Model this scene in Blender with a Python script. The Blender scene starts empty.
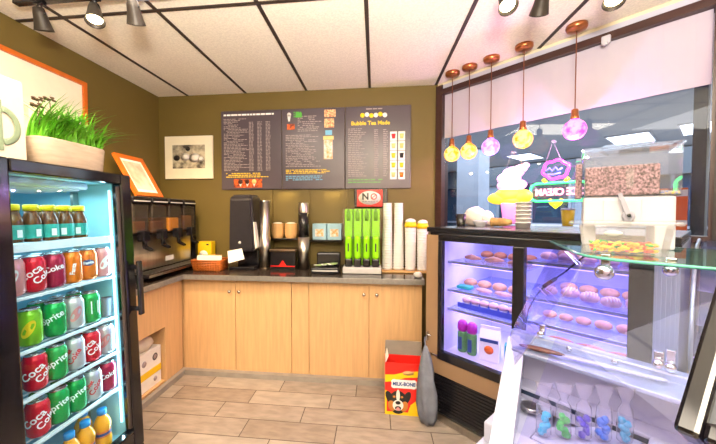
import bpy, bmesh, math, random
from mathutils import Matrix, Vector, Euler
random.seed(7)
PI = math.pi
R = math.radians
C = bpy.context.scene.collection
S = bpy.context.scene

# ---------------------------------------------------------------- materials
def lin(h):
    if isinstance(h, str):
        h = h.lstrip('#'); v = [int(h[i:i+2], 16)/255 for i in (0, 2, 4)]
    else: v = list(h)
    return tuple((c/12.92 if c <= .04045 else ((c+.055)/1.055)**2.4) for c in v) + (1,)

MATS = {}
def mat(name, col, rough=.5, metal=0., noise=0., scale=20., emit=None, es=0., spec=.5, alpha=1., stretch=None, bump=0., col2=None, trans=0., ior=1.45):
    m = bpy.data.materials.new(name); m.use_nodes = True
    nt = m.node_tree; b = nt.nodes['Principled BSDF']
    b.inputs['Base Color'].default_value = lin(col)
    b.inputs['Roughness'].default_value = rough
    b.inputs['Metallic'].default_value = metal
    b.inputs['Specular IOR Level'].default_value = spec
    b.inputs['Alpha'].default_value = alpha
    b.inputs['Transmission Weight'].default_value = trans
    b.inputs['IOR'].default_value = ior
    if emit:
        b.inputs['Emission Color'].default_value = lin(emit); b.inputs['Emission Strength'].default_value = es
    if noise or bump or col2:
        tc = nt.nodes.new('ShaderNodeTexCoord'); mp = nt.nodes.new('ShaderNodeMapping')
        if stretch: mp.inputs['Scale'].default_value = stretch
        nz = nt.nodes.new('ShaderNodeTexNoise'); nz.inputs['Scale'].default_value = scale; nz.inputs['Detail'].default_value = 4
        nt.links.new(tc.outputs['Object'], mp.inputs[0]); nt.links.new(mp.outputs[0], nz.inputs['Vector'])
        if noise or col2:
            rp = nt.nodes.new('ShaderNodeValToRGB')
            a = lin(col); k2 = lin(col2) if col2 else tuple(max(0, c*(1-noise)) for c in a[:3])+(1,)
            rp.color_ramp.elements[0].position = .35; rp.color_ramp.elements[1].position = .65
            rp.color_ramp.elements[0].color = k2; rp.color_ramp.elements[1].color = a
            nt.links.new(nz.outputs['Fac'], rp.inputs[0]); nt.links.new(rp.outputs[0], b.inputs['Base Color'])
        if bump:
            bp = nt.nodes.new('ShaderNodeBump'); bp.inputs['Strength'].default_value = bump; bp.inputs['Distance'].default_value = .01
            nt.links.new(nz.outputs['Fac'], bp.inputs['Height']); nt.links.new(bp.outputs[0], b.inputs['Normal'])
    MATS[name] = m
    return m

def glass_mat(name, tint='#ffffff', refl=1.0, dens=1.0, rough=.02, haze=0., hazecol='#ffffff'):
    """thin clear pane: see-through plus Fresnel mirror, optional milky share"""
    m = bpy.data.materials.new(name); m.use_nodes = True; nt = m.node_tree
    for n_ in list(nt.nodes): nt.nodes.remove(n_)
    out = nt.nodes.new('ShaderNodeOutputMaterial'); tr = nt.nodes.new('ShaderNodeBsdfTransparent'); gl = nt.nodes.new('ShaderNodeBsdfGlossy')
    tr.inputs[0].default_value = lin(tint); gl.inputs['Roughness'].default_value = rough
    lw = nt.nodes.new('ShaderNodeLayerWeight'); lw.inputs[0].default_value = .5
    fr = nt.nodes.new('ShaderNodeMath'); fr.operation = 'POWER'; fr.inputs[1].default_value = 4.5; nt.links.new(lw.outputs['Facing'], fr.inputs[0])
    mu = nt.nodes.new('ShaderNodeMath'); mu.operation = 'MULTIPLY_ADD'; mu.inputs[1].default_value = .75*refl; mu.inputs[2].default_value = .022*refl; mu.use_clamp = True
    mx = nt.nodes.new('ShaderNodeMixShader')
    nt.links.new(fr.outputs[0], mu.inputs[0]); nt.links.new(mu.outputs[0], mx.inputs[0])
    src = tr.outputs[0]
    if haze:
        df = nt.nodes.new('ShaderNodeBsdfDiffuse'); df.inputs[0].default_value = lin(hazecol)
        m2 = nt.nodes.new('ShaderNodeMixShader'); m2.inputs[0].default_value = haze
        nt.links.new(tr.outputs[0], m2.inputs[1]); nt.links.new(df.outputs[0], m2.inputs[2]); src = m2.outputs[0]
    nt.links.new(src, mx.inputs[1]); nt.links.new(gl.outputs[0], mx.inputs[2]); nt.links.new(mx.outputs[0], out.inputs[0])
    return m

def emis(name, col, st, col2=None, scale=30):
    m = bpy.data.materials.new(name); m.use_nodes = True; nt = m.node_tree; b = nt.nodes['Principled BSDF']
    b.inputs['Base Color'].default_value = lin(col); b.inputs['Emission Color'].default_value = lin(col); b.inputs['Emission Strength'].default_value = st
    if col2:
        tc = nt.nodes.new('ShaderNodeTexCoord'); vo = nt.nodes.new('ShaderNodeTexNoise'); vo.inputs['Scale'].default_value = scale; vo.inputs['Detail'].default_value = 3
        rp = nt.nodes.new('ShaderNodeValToRGB'); rp.color_ramp.elements[0].color = lin(col2); rp.color_ramp.elements[1].color = lin(col)
        rp.color_ramp.elements[0].position = .42; rp.color_ramp.elements[1].position = .6
        nt.links.new(tc.outputs['Object'], vo.inputs['Vector']); nt.links.new(vo.outputs['Fac'], rp.inputs[0])
        nt.links.new(rp.outputs[0], b.inputs['Emission Color'])
    return m

M = dict(
 olive=mat('olive_paint', '#615122', .6, noise=.06, scale=4, bump=.02),
 cream_wall=mat('cream_paint', '#d9cbb0', .7, noise=.04, scale=5),
 ceil=mat('ceiling_tile', '#f7efde', .95, noise=.14, scale=90, bump=.2),
 grid=mat('grid_metal', '#3a2f2a', .5, noise=.1, scale=10),
 t1=mat('tile_a', '#998a7f', .35, noise=.28, scale=9, stretch=(1, 3, 1)), t2=mat('tile_b', '#a4968a', .35, noise=.25, scale=8, stretch=(1, 3, 1)),
 t3=mat('tile_c', '#8f7f73', .35, noise=.28, scale=10, stretch=(1, 3, 1)), grout=mat('grout', '#4c4038', .9, noise=.1),
 wood=mat('maple_laminate', '#d2a878', .38, noise=.13, scale=6, stretch=(9, 9, .6)),
 woodside=mat('brown_laminate', '#9c7a56', .4, noise=.12, scale=6, stretch=(9, 9, .6)),
 greybase=mat('grey_base_tile', '#8f867e', .5, noise=.15, scale=14),
 top=mat('dark_laminate', '#3b312c', .14, noise=.35, scale=60),
 topedge=mat('counter_edge', '#8a8580', .25, metal=.3, noise=.2, scale=50),
 chrome=mat('chrome', '#d8d8da', .12, 1., noise=.05), steel=mat('brushed_steel', '#b9b4ac', .28, 1., noise=.15, scale=40, stretch=(1, 1, .05)),
 darksteel=mat('dark_steel', '#6e5d4c', .25, .9, noise=.2, scale=20), nickel=mat('nickel', '#c9c2b8', .25, 1., noise=.05),
 black=mat('black_plastic', '#161418', .25, noise=.2, scale=15), blackgloss=mat('black_gloss', '#0d0b0f', .12, noise=.2, scale=10),
 darkbrown=mat('dark_brown_trim', '#3b2420', .35, noise=.2, scale=8, stretch=(1, 1, 6)), blackframe=mat('black_window_frame', '#15110f', .4, noise=.2),
 white=mat('white_plastic', '#b8b7c1', .35, noise=.03), whitemetal=mat('white_enamel', '#b2b3c6', .3, noise=.04),
 paper=mat('white_paper', '#f1ede4', .8, noise=.04, scale=30), cream=mat('cream_mat', '#efe6cd', .8, noise=.04),
 liner=mat('fridge_liner', '#9fd3e2', .4, noise=.04), wire=mat('white_wire', '#e9f1f4', .35, noise=.03),
 orange=mat('orange_frame', '#c9641c', .35, noise=.15, scale=15), sage=mat('sage_green', '#75846a', .7, noise=.06, scale=60), canvas=mat('canvas_cream', '#d9ccb6', .85, noise=.05, scale=40),
 grass=mat('grass_blade', '#6fc02a', .5, noise=.6, scale=14), seed=mat('seed_head', '#5d4a34', .8, noise=.3), planter=mat('stone_planter', '#b9a48e', .7, noise=.2, scale=14, stretch=(1, 1, 5)), soil=mat('soil', '#2b2018', .9, noise=.3),
 red=mat('can_red', '#d0122c', .25, .3, noise=.06), cherry=mat('can_dark_red', '#a0103c', .25, .3, noise=.1), fanta=mat('can_orange', '#f07a18', .25, .3, noise=.15),
 green=mat('can_green', '#0a9a48', .25, .3, noise=.1), lime=mat('can_lime', '#8fd32a', .25, .3, noise=.5, scale=12), silver=mat('can_silver', '#d5d0d4', .28, .5, noise=.1), pink=mat('can_pink', '#e79a9a', .28, .3, noise=.15),
 canlid=mat('aluminium', '#c9ccd0', .22, 1., noise=.05), wtext=mat('white_ink', '#fbfaf8', .5), ytext=mat('yellow_ink', '#ffd92a', .5), rtext=mat('red_ink', '#c8202a', .5), btext=mat('black_ink', '#141414', .5), gtext=mat('green_ink', '#4fa53a', .5), bltext=mat('blue_ink', '#6fb4d8', .5), greytext=mat('pale_ink', '#a89b9c', .6), navy=mat('navy_ink', '#1c3c78', .5),
 tea=mat('iced_tea', '#6b3c16', .15, noise=.2), teal=mat('teal_label', '#2fa89a', .5, noise=.2, scale=40), ycap=mat('yellow_cap', '#f5dc10', .4, noise=.03), juice=mat('orange_juice', '#f7a322', .2, noise=.1), bluecap=mat('blue_cap', '#1f8fd6', .35, noise=.03), juicelabel=mat('juice_label', '#e7752a', .5, noise=.3, scale=30),
 board=mat('menu_board_print', '#4b424c', .3, noise=.12, scale=3), boardframe=mat('board_edge', '#6a5a58', .4),
 foodpic=mat('food_picture', '#f3d7a0', .5, col2='#a8472a', scale=60), whitepic=mat('white_picture', '#f5f0ea', .5, col2='#e0a54a', scale=35), firepic=mat('fire_picture', '#e8661a', .5, col2='#5a1c10', scale=40), coffee=mat('coffee_brown', '#3c1a12', .4), icecream=mat('vanilla', '#f3d68a', .6, noise=.1),
 copper=mat('copper', '#c07a4e', .28, .9, noise=.15, scale=30), cord=mat('brown_cord', '#6b3a22', .7), 
 spotshell=mat('spot_shell', '#332c27', .45, .3, noise=.1), blind=mat('blind_fabric', '#b3abba', .8, noise=.04, scale=6),
 lime_plastic=mat('lime_plastic', '#93e014', .2, noise=.12, scale=6), lime_dark=mat('dark_green_plastic', '#5f9a10', .25, noise=.2), ltgrey=mat('light_grey', '#c8c5c2', .4, noise=.08),  # darker green for the cutlery dispenser's back panel and slots
 cup=mat('white_cup', '#f0ecea', .45, noise=.04), kraft=mat('kraft_paper', '#c79a62', .7, noise=.15, scale=40), blue_box=mat('pale_blue_card', '#a9cfe0', .6, noise=.08, scale=30), basket=mat('orange_wicker', '#c2651a', .6, noise=.4, scale=60), yellow=mat('yellow_card', '#f2c716', .5, noise=.06), redplastic=mat('red_plastic', '#d8241c', .3, noise=.1), lettuce=mat('green_packets', '#9fbf7a', .6, noise=.4, scale=60),
 greycloth=mat('grey_cloth', '#6a6c78', .85, noise=.25, scale=18), bagwhite=mat('white_bag_film', '#f0e2dc', .4, noise=.1, scale=12, bump=.3),
 case_tan=mat('bronze_panel', '#927459', .25, .15, noise=.1, scale=5), case_in=mat('case_liner', '#dcd6ee', .4, noise=.05), alu=mat('aluminium_blue', '#b7c2d6', .3, .7, noise=.1, scale=30, stretch=(1, 1, .1)), shelfglass=glass_mat('shelf_glass', '#e8f0ff', 1.3, haze=.25, hazecol='#dfe4ff'),
 bread=mat('bread_crust', '#d9a07c', .6, noise=.35, scale=22, bump=.4), bread2=mat('sugar_bun', '#e8b9b0', .7, noise=.3, scale=30, bump=.4), bread3=mat('dark_crust', '#b9774e', .6, noise=.4, scale=25, bump=.4), icing=mat('pale_icing', '#f6e2dc', .6, noise=.1),
 purplecap=mat('magenta_plastic', '#b42aa0', .4, noise=.1), drinkgreen=mat('green_drink', '#5f9a58', .25, noise=.2), bluetray=mat('blue_tray', '#3c4a9a', .4, noise=.1),
 clear=glass_mat('clear_plastic', '#fbfbfd', 1.2, haze=.018), film=glass_mat('bag_film', '#f6f6fc', 2.5, haze=.10, rough=.08), clear2=glass_mat('frosted_plastic', '#fbfafa', 1.0, haze=.08), pane=glass_mat('window_glass', '#eef2f6', 1.15), door_glass=glass_mat('fridge_glass', '#eefaff', 1.0), case_glass=glass_mat('case_glass', '#f2f0ff', .8), greenglass=glass_mat('green_edge_glass', '#d9f2ea', 1.3, haze=.1, hazecol='#9fd6c6'),
 glassedge=mat('glass_edge', '#4f9a8a', .15, noise=.05), hopper=glass_mat('smoked_bowl', '#dfdad2', 3.0, haze=.07, hazecol='#b9aca0'),
 sprinkles=mat('sprinkle_mix', '#b08a94', .5, col2='#301b1e', scale=110), candyrim=mat('candy_rim', '#3a6ac0', .5, col2='#e0c030', scale=90),
 neon_green=emis('neon_green', '#35f07a', 3.2), neon_pink=emis('neon_pink', '#ff35d8', 4.), neon_yellow=emis('neon_yellow', '#f4ee20', 3.), neon_white=emis('neon_white', '#ff9fb0', 2.6), neon_blue=emis('neon_blue', '#5a5cff', 4.),
 amber=emis('amber_bulb', '#d98a10', 1.3, '#fff0a0'), violet=emis('violet_bulb', '#9a5cf0', 1.3, '#f0c0fa'), magenta=emis('magenta_bulb', '#e848cc', 1.3, '#ffb8f4'),
 lampface=emis('lamp_face', '#ffe9b8', 9.), ledstrip=emis('cool_led', '#c8f4ff', 3.5), purpleled=emis('violet_led', '#b9a4ff', 4.), diffuser=emis('diffuser', '#fff0dc', 4.), mall_light=emis('mall_panel_light', '#eef4ff', 4.5),
 iceA=emis('lit_swirl', '#f2a8e8', .9), iceB=emis('lit_yellow', '#ffd83a', 1.0), iceC=emis('lit_pink_base', '#f08ad0', .8),
 mallwall=mat('mall_wall', '#8f98a8', .6, noise=.1, scale=3), mallceil=mat('mall_ceiling', '#a9aeb8', .8, noise=.05, scale=4), mallfloor=mat('mall_floor', '#a8a6a6', .3, noise=.1, scale=4), mallbeam=mat('mall_beam', '#4c5866', .5, noise=.1), storeglass=mat('store_dark_glass', '#2f3f55', .1, noise=.3, scale=2), storelit=mat('store_pale_panel', '#8aa0b8', .3, noise=.2, scale=3), navycol=mat('navy_column', '#1f2c44', .4, noise=.15), signorange=mat('sign_orange', '#f06a1a', .5, noise=.06), brown=mat('brown_wood', '#5d3426', .4, noise=.25, scale=20, stretch=(6, 1, 1)), pinkice=mat('pink_ice_cream', '#eebfcf', .6, noise=.3, scale=18, bump=.5), whiteice=mat('white_ice_cream', '#efeaf2', .6, noise=.12, scale=18, bump=.4),
 gum1=mat('orange_gummy', '#f59a1a', .2), gum2=mat('yellow_gummy', '#f7d32a', .2), gum3=mat('red_gummy', '#e0301e', .2), gum4=mat('green_gummy', '#3f9a2a', .2), cy=mat('cyan_candy', '#22b8d8', .3, noise=.2), gr=mat('green_candy', '#28c040', .3, noise=.2), pu=mat('purple_candy', '#4a30c0', .3, noise=.2), bl=mat('blue_candy', '#2a7ae0', .3, noise=.2),
 handle_shaded=mat('shaded_white_plastic', '#8f8e9c', .35), towelgrey=mat('charcoal_plastic', '#2b282c', .28, noise=.15), photo=mat('grey_photograph', '#c9bfa6', .6, col2='#3a342c', scale=14), sketch=mat('faint_sketch', '#d9cfbd', .7, col2='#a89a84', scale=8), dogblack=mat('dog_black', '#1a1512', .7), dogtan=mat('dog_tan', '#b5712f', .7), dogwhite=mat('dog_white', '#f2ece4', .7), cardin=mat('grey_card_inside', '#6e6258', .8, noise=.1), slabglass=mat('dark_screen', '#3a3f48', .15, noise=.5, scale=4),
)

# ---------------------------------------------------------------- mesh helpers
I4 = Matrix.Identity(4)
def T(x, y, z): return Matrix.Translation((x, y, z))
def RZ(a): return Matrix.Rotation(a, 4, 'Z')
def RX(a): return Matrix.Rotation(a, 4, 'X')
def RY(a): return Matrix.Rotation(a, 4, 'Y')

class B:
    def __init__(s): s.bm = bmesh.new()
    def box(s, a, b, bev=0., mi=0, m=None, seg=2):
        x0, y0, z0 = (min(p, q) for p, q in zip(a, b)); x1, y1, z1 = (max(p, q) for p, q in zip(a, b))
        v = [s.bm.verts.new(p) for p in ((x0,y0,z0),(x1,y0,z0),(x1,y1,z0),(x0,y1,z0),(x0,y0,z1),(x1,y0,z1),(x1,y1,z1),(x0,y1,z1))]
        f = [s.bm.faces.new([v[i] for i in q]) for q in ((3,2,1,0),(4,5,6,7),(0,1,5,4),(1,2,6,5),(2,3,7,6),(3,0,4,7))]
        if bev:
            r = bmesh.ops.bevel(s.bm, geom=list({e for q in f for e in q.edges}), offset=bev, segments=seg, profile=.5, affect='EDGES', clamp_overlap=True)
            f = [q for q in r['faces']] + [q for q in f if q.is_valid]
            v = list({w for q in f for w in q.verts})
        for q in f: q.material_index = mi
        if m is not None:
            for w in v: w.co = m @ w.co
        return s
    def lathe(s, prof, n=20, c=(0,0,0), mi=0, m=None, cap=True, sx=1., sy=1.):
        rings = []
        for r, z in prof:
            if r < 1e-5: rings.append([s.bm.verts.new((c[0], c[1], c[2]+z))])
            else: rings.append([s.bm.verts.new((c[0]+r*sx*math.cos(2*PI*i/n), c[1]+r*sy*math.sin(2*PI*i/n), c[2]+z)) for i in range(n)])
        fs = []
        for A_, Bq in zip(rings, rings[1:]):
            for i in range(n):
                j = (i+1) % n
                q = [A_[i % len(A_)], A_[j % len(A_)], Bq[j % len(Bq)], Bq[i % len(Bq)]]
                q = list(dict.fromkeys(q))
                if len(q) > 2: fs.append(s.bm.faces.new(q))
        if cap:
            for ring, rev in ((rings[0], True), (rings[-1], False)):
                if len(ring) > 2: fs.append(s.bm.faces.new(ring[::-1] if rev else ring))
        for q in fs: q.material_index = mi; q.smooth = True
        if m is not None:
            for ring in rings:
                for w in ring: w.co = m @ w.co
        return s
    def cyl(s, p, q, r0, r1=None, n=14, mi=0):
        p, q = Vector(p), Vector(q); d = q-p
        rot = d.to_track_quat('Z', 'Y').to_matrix().to_4x4()
        return s.lathe([(r0, 0), (r0 if r1 is None else r1, d.length)], n, mi=mi, m=Matrix.Translation(p) @ rot)
    def sph(s, c, r, n=14, k=8, mi=0, jit=0., m=None, fn=None):
        if not hasattr(r, '__len__'): r = (r, r, r)
        prof = [(math.sin(PI*i/k), -math.cos(PI*i/k)) for i in range(k+1)]
        prof[0] = (0, -1); prof[-1] = (0, 1)
        b0 = set(s.bm.verts)
        s.lathe(prof, n, mi=mi, cap=False)
        mm = m if m is not None else I4
        for v in s.bm.verts:
            if v not in b0:
                if jit: v.co *= 1+random.uniform(-jit, jit)
                if fn: v.co = Vector(fn(v.co))
                v.co = mm @ Vector((c[0]+v.co.x*r[0], c[1]+v.co.y*r[1], c[2]+v.co.z*r[2]))
        return s
    def tube(s, pts, r, n=8, mi=0, closed=False):
        pts = [Vector(p) for p in pts]; N = len(pts); rings = []
        rr = r if hasattr(r, '__len__') else [r]*N
        up = None
        for i, p in enumerate(pts):
            if closed: t = pts[(i+1) % N]-pts[i-1]
            else: t = pts[min(i+1, N-1)]-pts[max(i-1, 0)]
            t.normalize()
            if up is None: up = t.orthogonal().normalized()
            up = (up-t*up.dot(t)); up = up.normalized() if up.length > 1e-6 else t.orthogonal().normalized()
            w = t.cross(up)
            rings.append([s.bm.verts.new(p+(up*math.cos(2*PI*k/n)+w*math.sin(2*PI*k/n))*rr[i]) for k in range(n)])
        fs = []
        L = N if closed else N-1
        for i in range(L):
            a, b = rings[i], rings[(i+1) % N]
            for k in range(n): fs.append(s.bm.faces.new((a[k], a[(k+1) % n], b[(k+1) % n], b[k])))
        if not closed: fs += [s.bm.faces.new(rings[0][::-1]), s.bm.faces.new(rings[-1])]
        for f in fs: f.smooth = True; f.material_index = mi
        return s
    def prism(s, pts, vec, mi=0, m=None):
        a = [s.bm.verts.new(p) for p in pts]; b = [s.bm.verts.new(Vector(p)+Vector(vec)) for p in pts]
        n = len(a); f = [s.bm.faces.new(a[::-1]), s.bm.faces.new(b)]
        for i in range(n): f.append(s.bm.faces.new((a[i], a[(i+1) % n], b[(i+1) % n], b[i])))
        for q in f: q.material_index = mi
        if m is not None:
            for w in a+b: w.co = m @ w.co
        return s
    def quad(s, pts, mi=0):
        f = s.bm.faces.new([s.bm.verts.new(p) for p in pts]); f.material_index = mi; return s
    def done(s, name, mats, parent=None, m=None, smooth=False):
        if not isinstance(mats, (list, tuple)): mats = [mats]
        bmesh.ops.recalc_face_normals(s.bm, faces=s.bm.faces)
        me = bpy.data.meshes.new(name); s.bm.to_mesh(me); s.bm.free()
        for k in mats: me.materials.append(M[k] if isinstance(k, str) else k)
        o = bpy.data.objects.new(name, me); C.objects.link(o)
        if parent: o.parent = parent
        if m is not None: o.matrix_local = m
        if smooth:
            for p in me.polygons: p.use_smooth = True
        return o

def tag(o, label, cat, group=None, kind=None):
    o['label'] = label
    if cat: o['category'] = cat
    if group: o['group'] = group
    if kind: o['kind'] = kind
    return o
def thing(name, label, cat, m=I4, group=None):
    o = bpy.data.objects.new(name, None); C.objects.link(o); o.empty_display_size = .05
    o.matrix_world = m; o.matrix_basis = m
    return tag(o, label, cat, group)
def struct(o, label=None, cat=None):
    o['kind'] = 'structure'
    if label: o['label'] = label
    if cat: o['category'] = cat
    return o
def kids(o): return [c for c in bpy.data.objects if c.parent == o]
def dup(src, m, label, group=None, tree=None):
    r = src.copy(); C.objects.link(r); r.matrix_basis = m; r['label'] = label
    if group: r['group'] = group
    for ch, subs in (tree or [(c, kids(c)) for c in kids(src)]):
        c = ch.copy(); C.objects.link(c); c.parent = r
        for g in subs:
            d = g.copy(); C.objects.link(d); d.parent = c
    return r

def text_mesh(body, size, ext=.0006, bold=0., ax='CENTER'):
    cu = bpy.data.curves.new('txt', 'FONT'); cu.body = body; cu.size = size; cu.extrude = ext; cu.align_x = ax; cu.align_y = 'CENTER'; cu.offset = bold
    cu.resolution_u = 3
    ob = bpy.data.objects.new('txt', cu); C.objects.link(ob)
    bpy.context.view_layer.update()
    dg = bpy.context.evaluated_depsgraph_get()
    me = bpy.data.meshes.new_from_object(ob.evaluated_get(dg))
    bpy.data.objects.remove(ob)
    return me
def text(name, body, size, mt, parent, m=I4, ext=.0006, bold=0., ax='CENTER', wrap=None, pre=I4, sx=1.):
    me = text_mesh(body, size, ext, bold, ax)
    for v in me.vertices:
        p = pre @ Vector((v.co.x*sx, v.co.y, v.co.z))
        if wrap: v.co = ((wrap+p.z)*math.cos(p.x/wrap), (wrap+p.z)*math.sin(p.x/wrap), p.y)
        else: v.co = p
    me.transform(m); me.materials.clear(); me.materials.append(M[mt])
    o = bpy.data.objects.new(name, me); C.objects.link(o); o.parent = parent
    return o
FACE = RX(PI/2)                      # lettering in XY turned to stand in XZ, facing -Y

# ---------------------------------------------------------------- frames of reference
P0 = Vector((0.576, 3.0, 0)); WM = Matrix.Translation(P0) @ RZ(R(-44))
def WT(s, e, z, rz=0): return WM @ T(s, -e, z) @ RZ(rz)      # s along the window wall, e out into the room
FT = T(-1.121, .893, 0) @ RY(-.038)
def FP(x, y, z, rz=0): return FT @ T(x, y, z) @ RZ(rz)       # inside the drinks fridge

CEIL = 2.515
# ---------------------------------------------------------------- camera
cd = bpy.data.cameras.new('camera'); cam = bpy.data.objects.new('camera', cd); C.objects.link(cam); S.camera = cam
cam.location = (0, 0, 1.33); cam.rotation_euler = (PI/2-R(1.65), 0, R(6.2))
cd.lens = 36*312/716; cd.sensor_width = 36; cd.sensor_fit = 'HORIZONTAL'; cd.shift_x = 17/716; cd.clip_start = .02
S.view_settings.view_transform = 'Standard'; S.view_settings.look = 'None'; S.view_settings.gamma = 1; S.view_settings.exposure = 0
S.view_settings.use_curve_mapping = False

exec_parts = []
# ================================================================ ROOM SHELL
def room():
    # floor: plank tiles laid in a running bond
    b = B()
    b.box((-2.3, -1.3, -.05), (5.2, 3.1, -.0015), mi=3)
    offs = [-1.278, -1.453, -1.614, -1.375, -1.183]
    y = 2.225+.161*5; k = -5
    g = .003
    while y > -1.3:
        off = offs[(k+1) % 5]; x = off-.572*3
        while x < 5:
            x0, x1 = max(x+g, -2.25), min(x+.572-g, 5.0)
            if x1-x0 > .02: b.box((x0, max(y-.161+g, -1.25), -.003), (x1, min(y-g, 3.05), 0), mi=random.choice((0, 1, 2, 0, 1)))
            x += .572
        y -= .161; k += 1
    f = struct(b.done('floor', ['t1', 't2', 't3', 'grout']))
    # walls
    b = B(); b.box((-2.3, 3.0, 0), (.585, 3.1, CEIL)); struct(b.done('wall_back', 'olive'))
    b = B(); b.box((-2.3, -1.3, 0), (-2.2, 3.0, CEIL)); struct(b.done('wall_left', 'olive'))
    b = B(); b.box((-2.3, -1.4, 0), (5.2, -1.3, CEIL)); struct(b.done('wall_front', 'cream_wall'))
    b = B()
    b.box((0, 0, 0), (1.76, .1, 1.17)); b.box((0, 0, 2.49), (1.76, .1, CEIL)); b.box((1.76, 0, 0), (6.2, .1, CEIL))
    struct(b.done('wall_right', 'cream_wall', m=WM))
    # suspended ceiling
    b = B(); b.box((-2.3, -1.4, CEIL), (5.2, 3.1, CEIL+.05))
    c = struct(b.done('ceiling', 'ceil'))
    b = B()
    for i in range(-3, 11):
        x = -.0525+.61*i
        if x < 5: b.box((x-.012, -1.3, CEIL-.004), (x+.012, 2.998 if x < .58 else max(-1.3, 2.99-(x-.576)*.966), CEIL+.002))
    for j in range(0, 3):
        yy = 1.732-1.22*j
        b.box((-2.2, yy-.012, CEIL-.0045), (.576+(3-yy)*1.035, yy+.012, CEIL+.002))
    b.done('grid', 'grid', c)
    # baseboard strip along the cabinets
    b = B(); b.box((-1.59, 2.375, 0), (.34, 2.418, .04)); struct(b.done('baseboard_back', 'greybase'))
    b = B(); b.box((-1.588, 1.46, 0), (-1.552, 2.375, .04)); struct(b.done('baseboard_left', 'greybase'))
    # window in the slanted wall
    w = thing('window_1', 'wide window in the slanted right wall looking into the mall', 'window', WM); w['kind'] = 'structure'
    b = B()
    b.box((0, -.03, 1.17), (.062, .08, 2.49)); b.box((1.645, -.03, 1.17), (1.76, .08, 2.49)); b.box((.062, -.03, 2.405), (1.645, .08, 2.45)); b.box((.062, -.03, 1.17), (1.645, .08, 1.205))
    b.done('frame', 'darkbrown', w)
    b = B(); b.box((.06, -.012, 2.45), (1.66, .08, 2.49)); b.done('header_strip', 'whitemetal', w)
    b = B(); b.box((.062, .03, 1.205), (1.645, .036, 2.405)); b.done('glass_pane', 'pane', w)
    b = B(); b.box((1.66, -.05, 0), (1.80, -.001, CEIL)); struct(b.done('trim_1', 'blackframe', m=WM))
    # white roller blind at the head of the window
    b = B(); n = 26
    vs = []
    for i in range(n+1):
        s_ = .066+1.575*i/n
        for z in (2.012, 2.403): vs.append((s_, .012+.003*math.sin(i*1.3)+(0 if z > 2.2 else .002*math.sin(i*.7)), z))
    V = [b.bm.verts.new(p) for p in vs]; V2 = [b.bm.verts.new((p[0], p[1]+.004, p[2])) for p in vs]
    for i in range(n):
        a = 2*i
        for q in ((V[a], V[a+2], V[a+3], V[a+1]), (V2[a], V2[a+1], V2[a+3], V2[a+2]), (V[a], V2[a], V2[a+2], V[a+2]), (V[a+1], V[a+3], V2[a+3], V2[a+1])): b.bm.faces.new(q)
    b.bm.faces.new((V[0], V[1], V2[1], V2[0])); b.bm.faces.new((V[-1], V[-2], V2[-2], V2[-1]))
    tag(b.done('roller_blind', 'blind', m=WM), 'white roller blind drawn a third down the slanted window', 'blind')
    b = B(); b.box((1.19, -.055, 2.375), (1.235, -.031, 2.425), .006); b.box((1.20, -.075, 2.36), (1.225, -.05, 2.38), .005)
    tag(b.done('blind_bracket', 'white', m=WM), 'small white clip on the brown window head', 'bracket')

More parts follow.
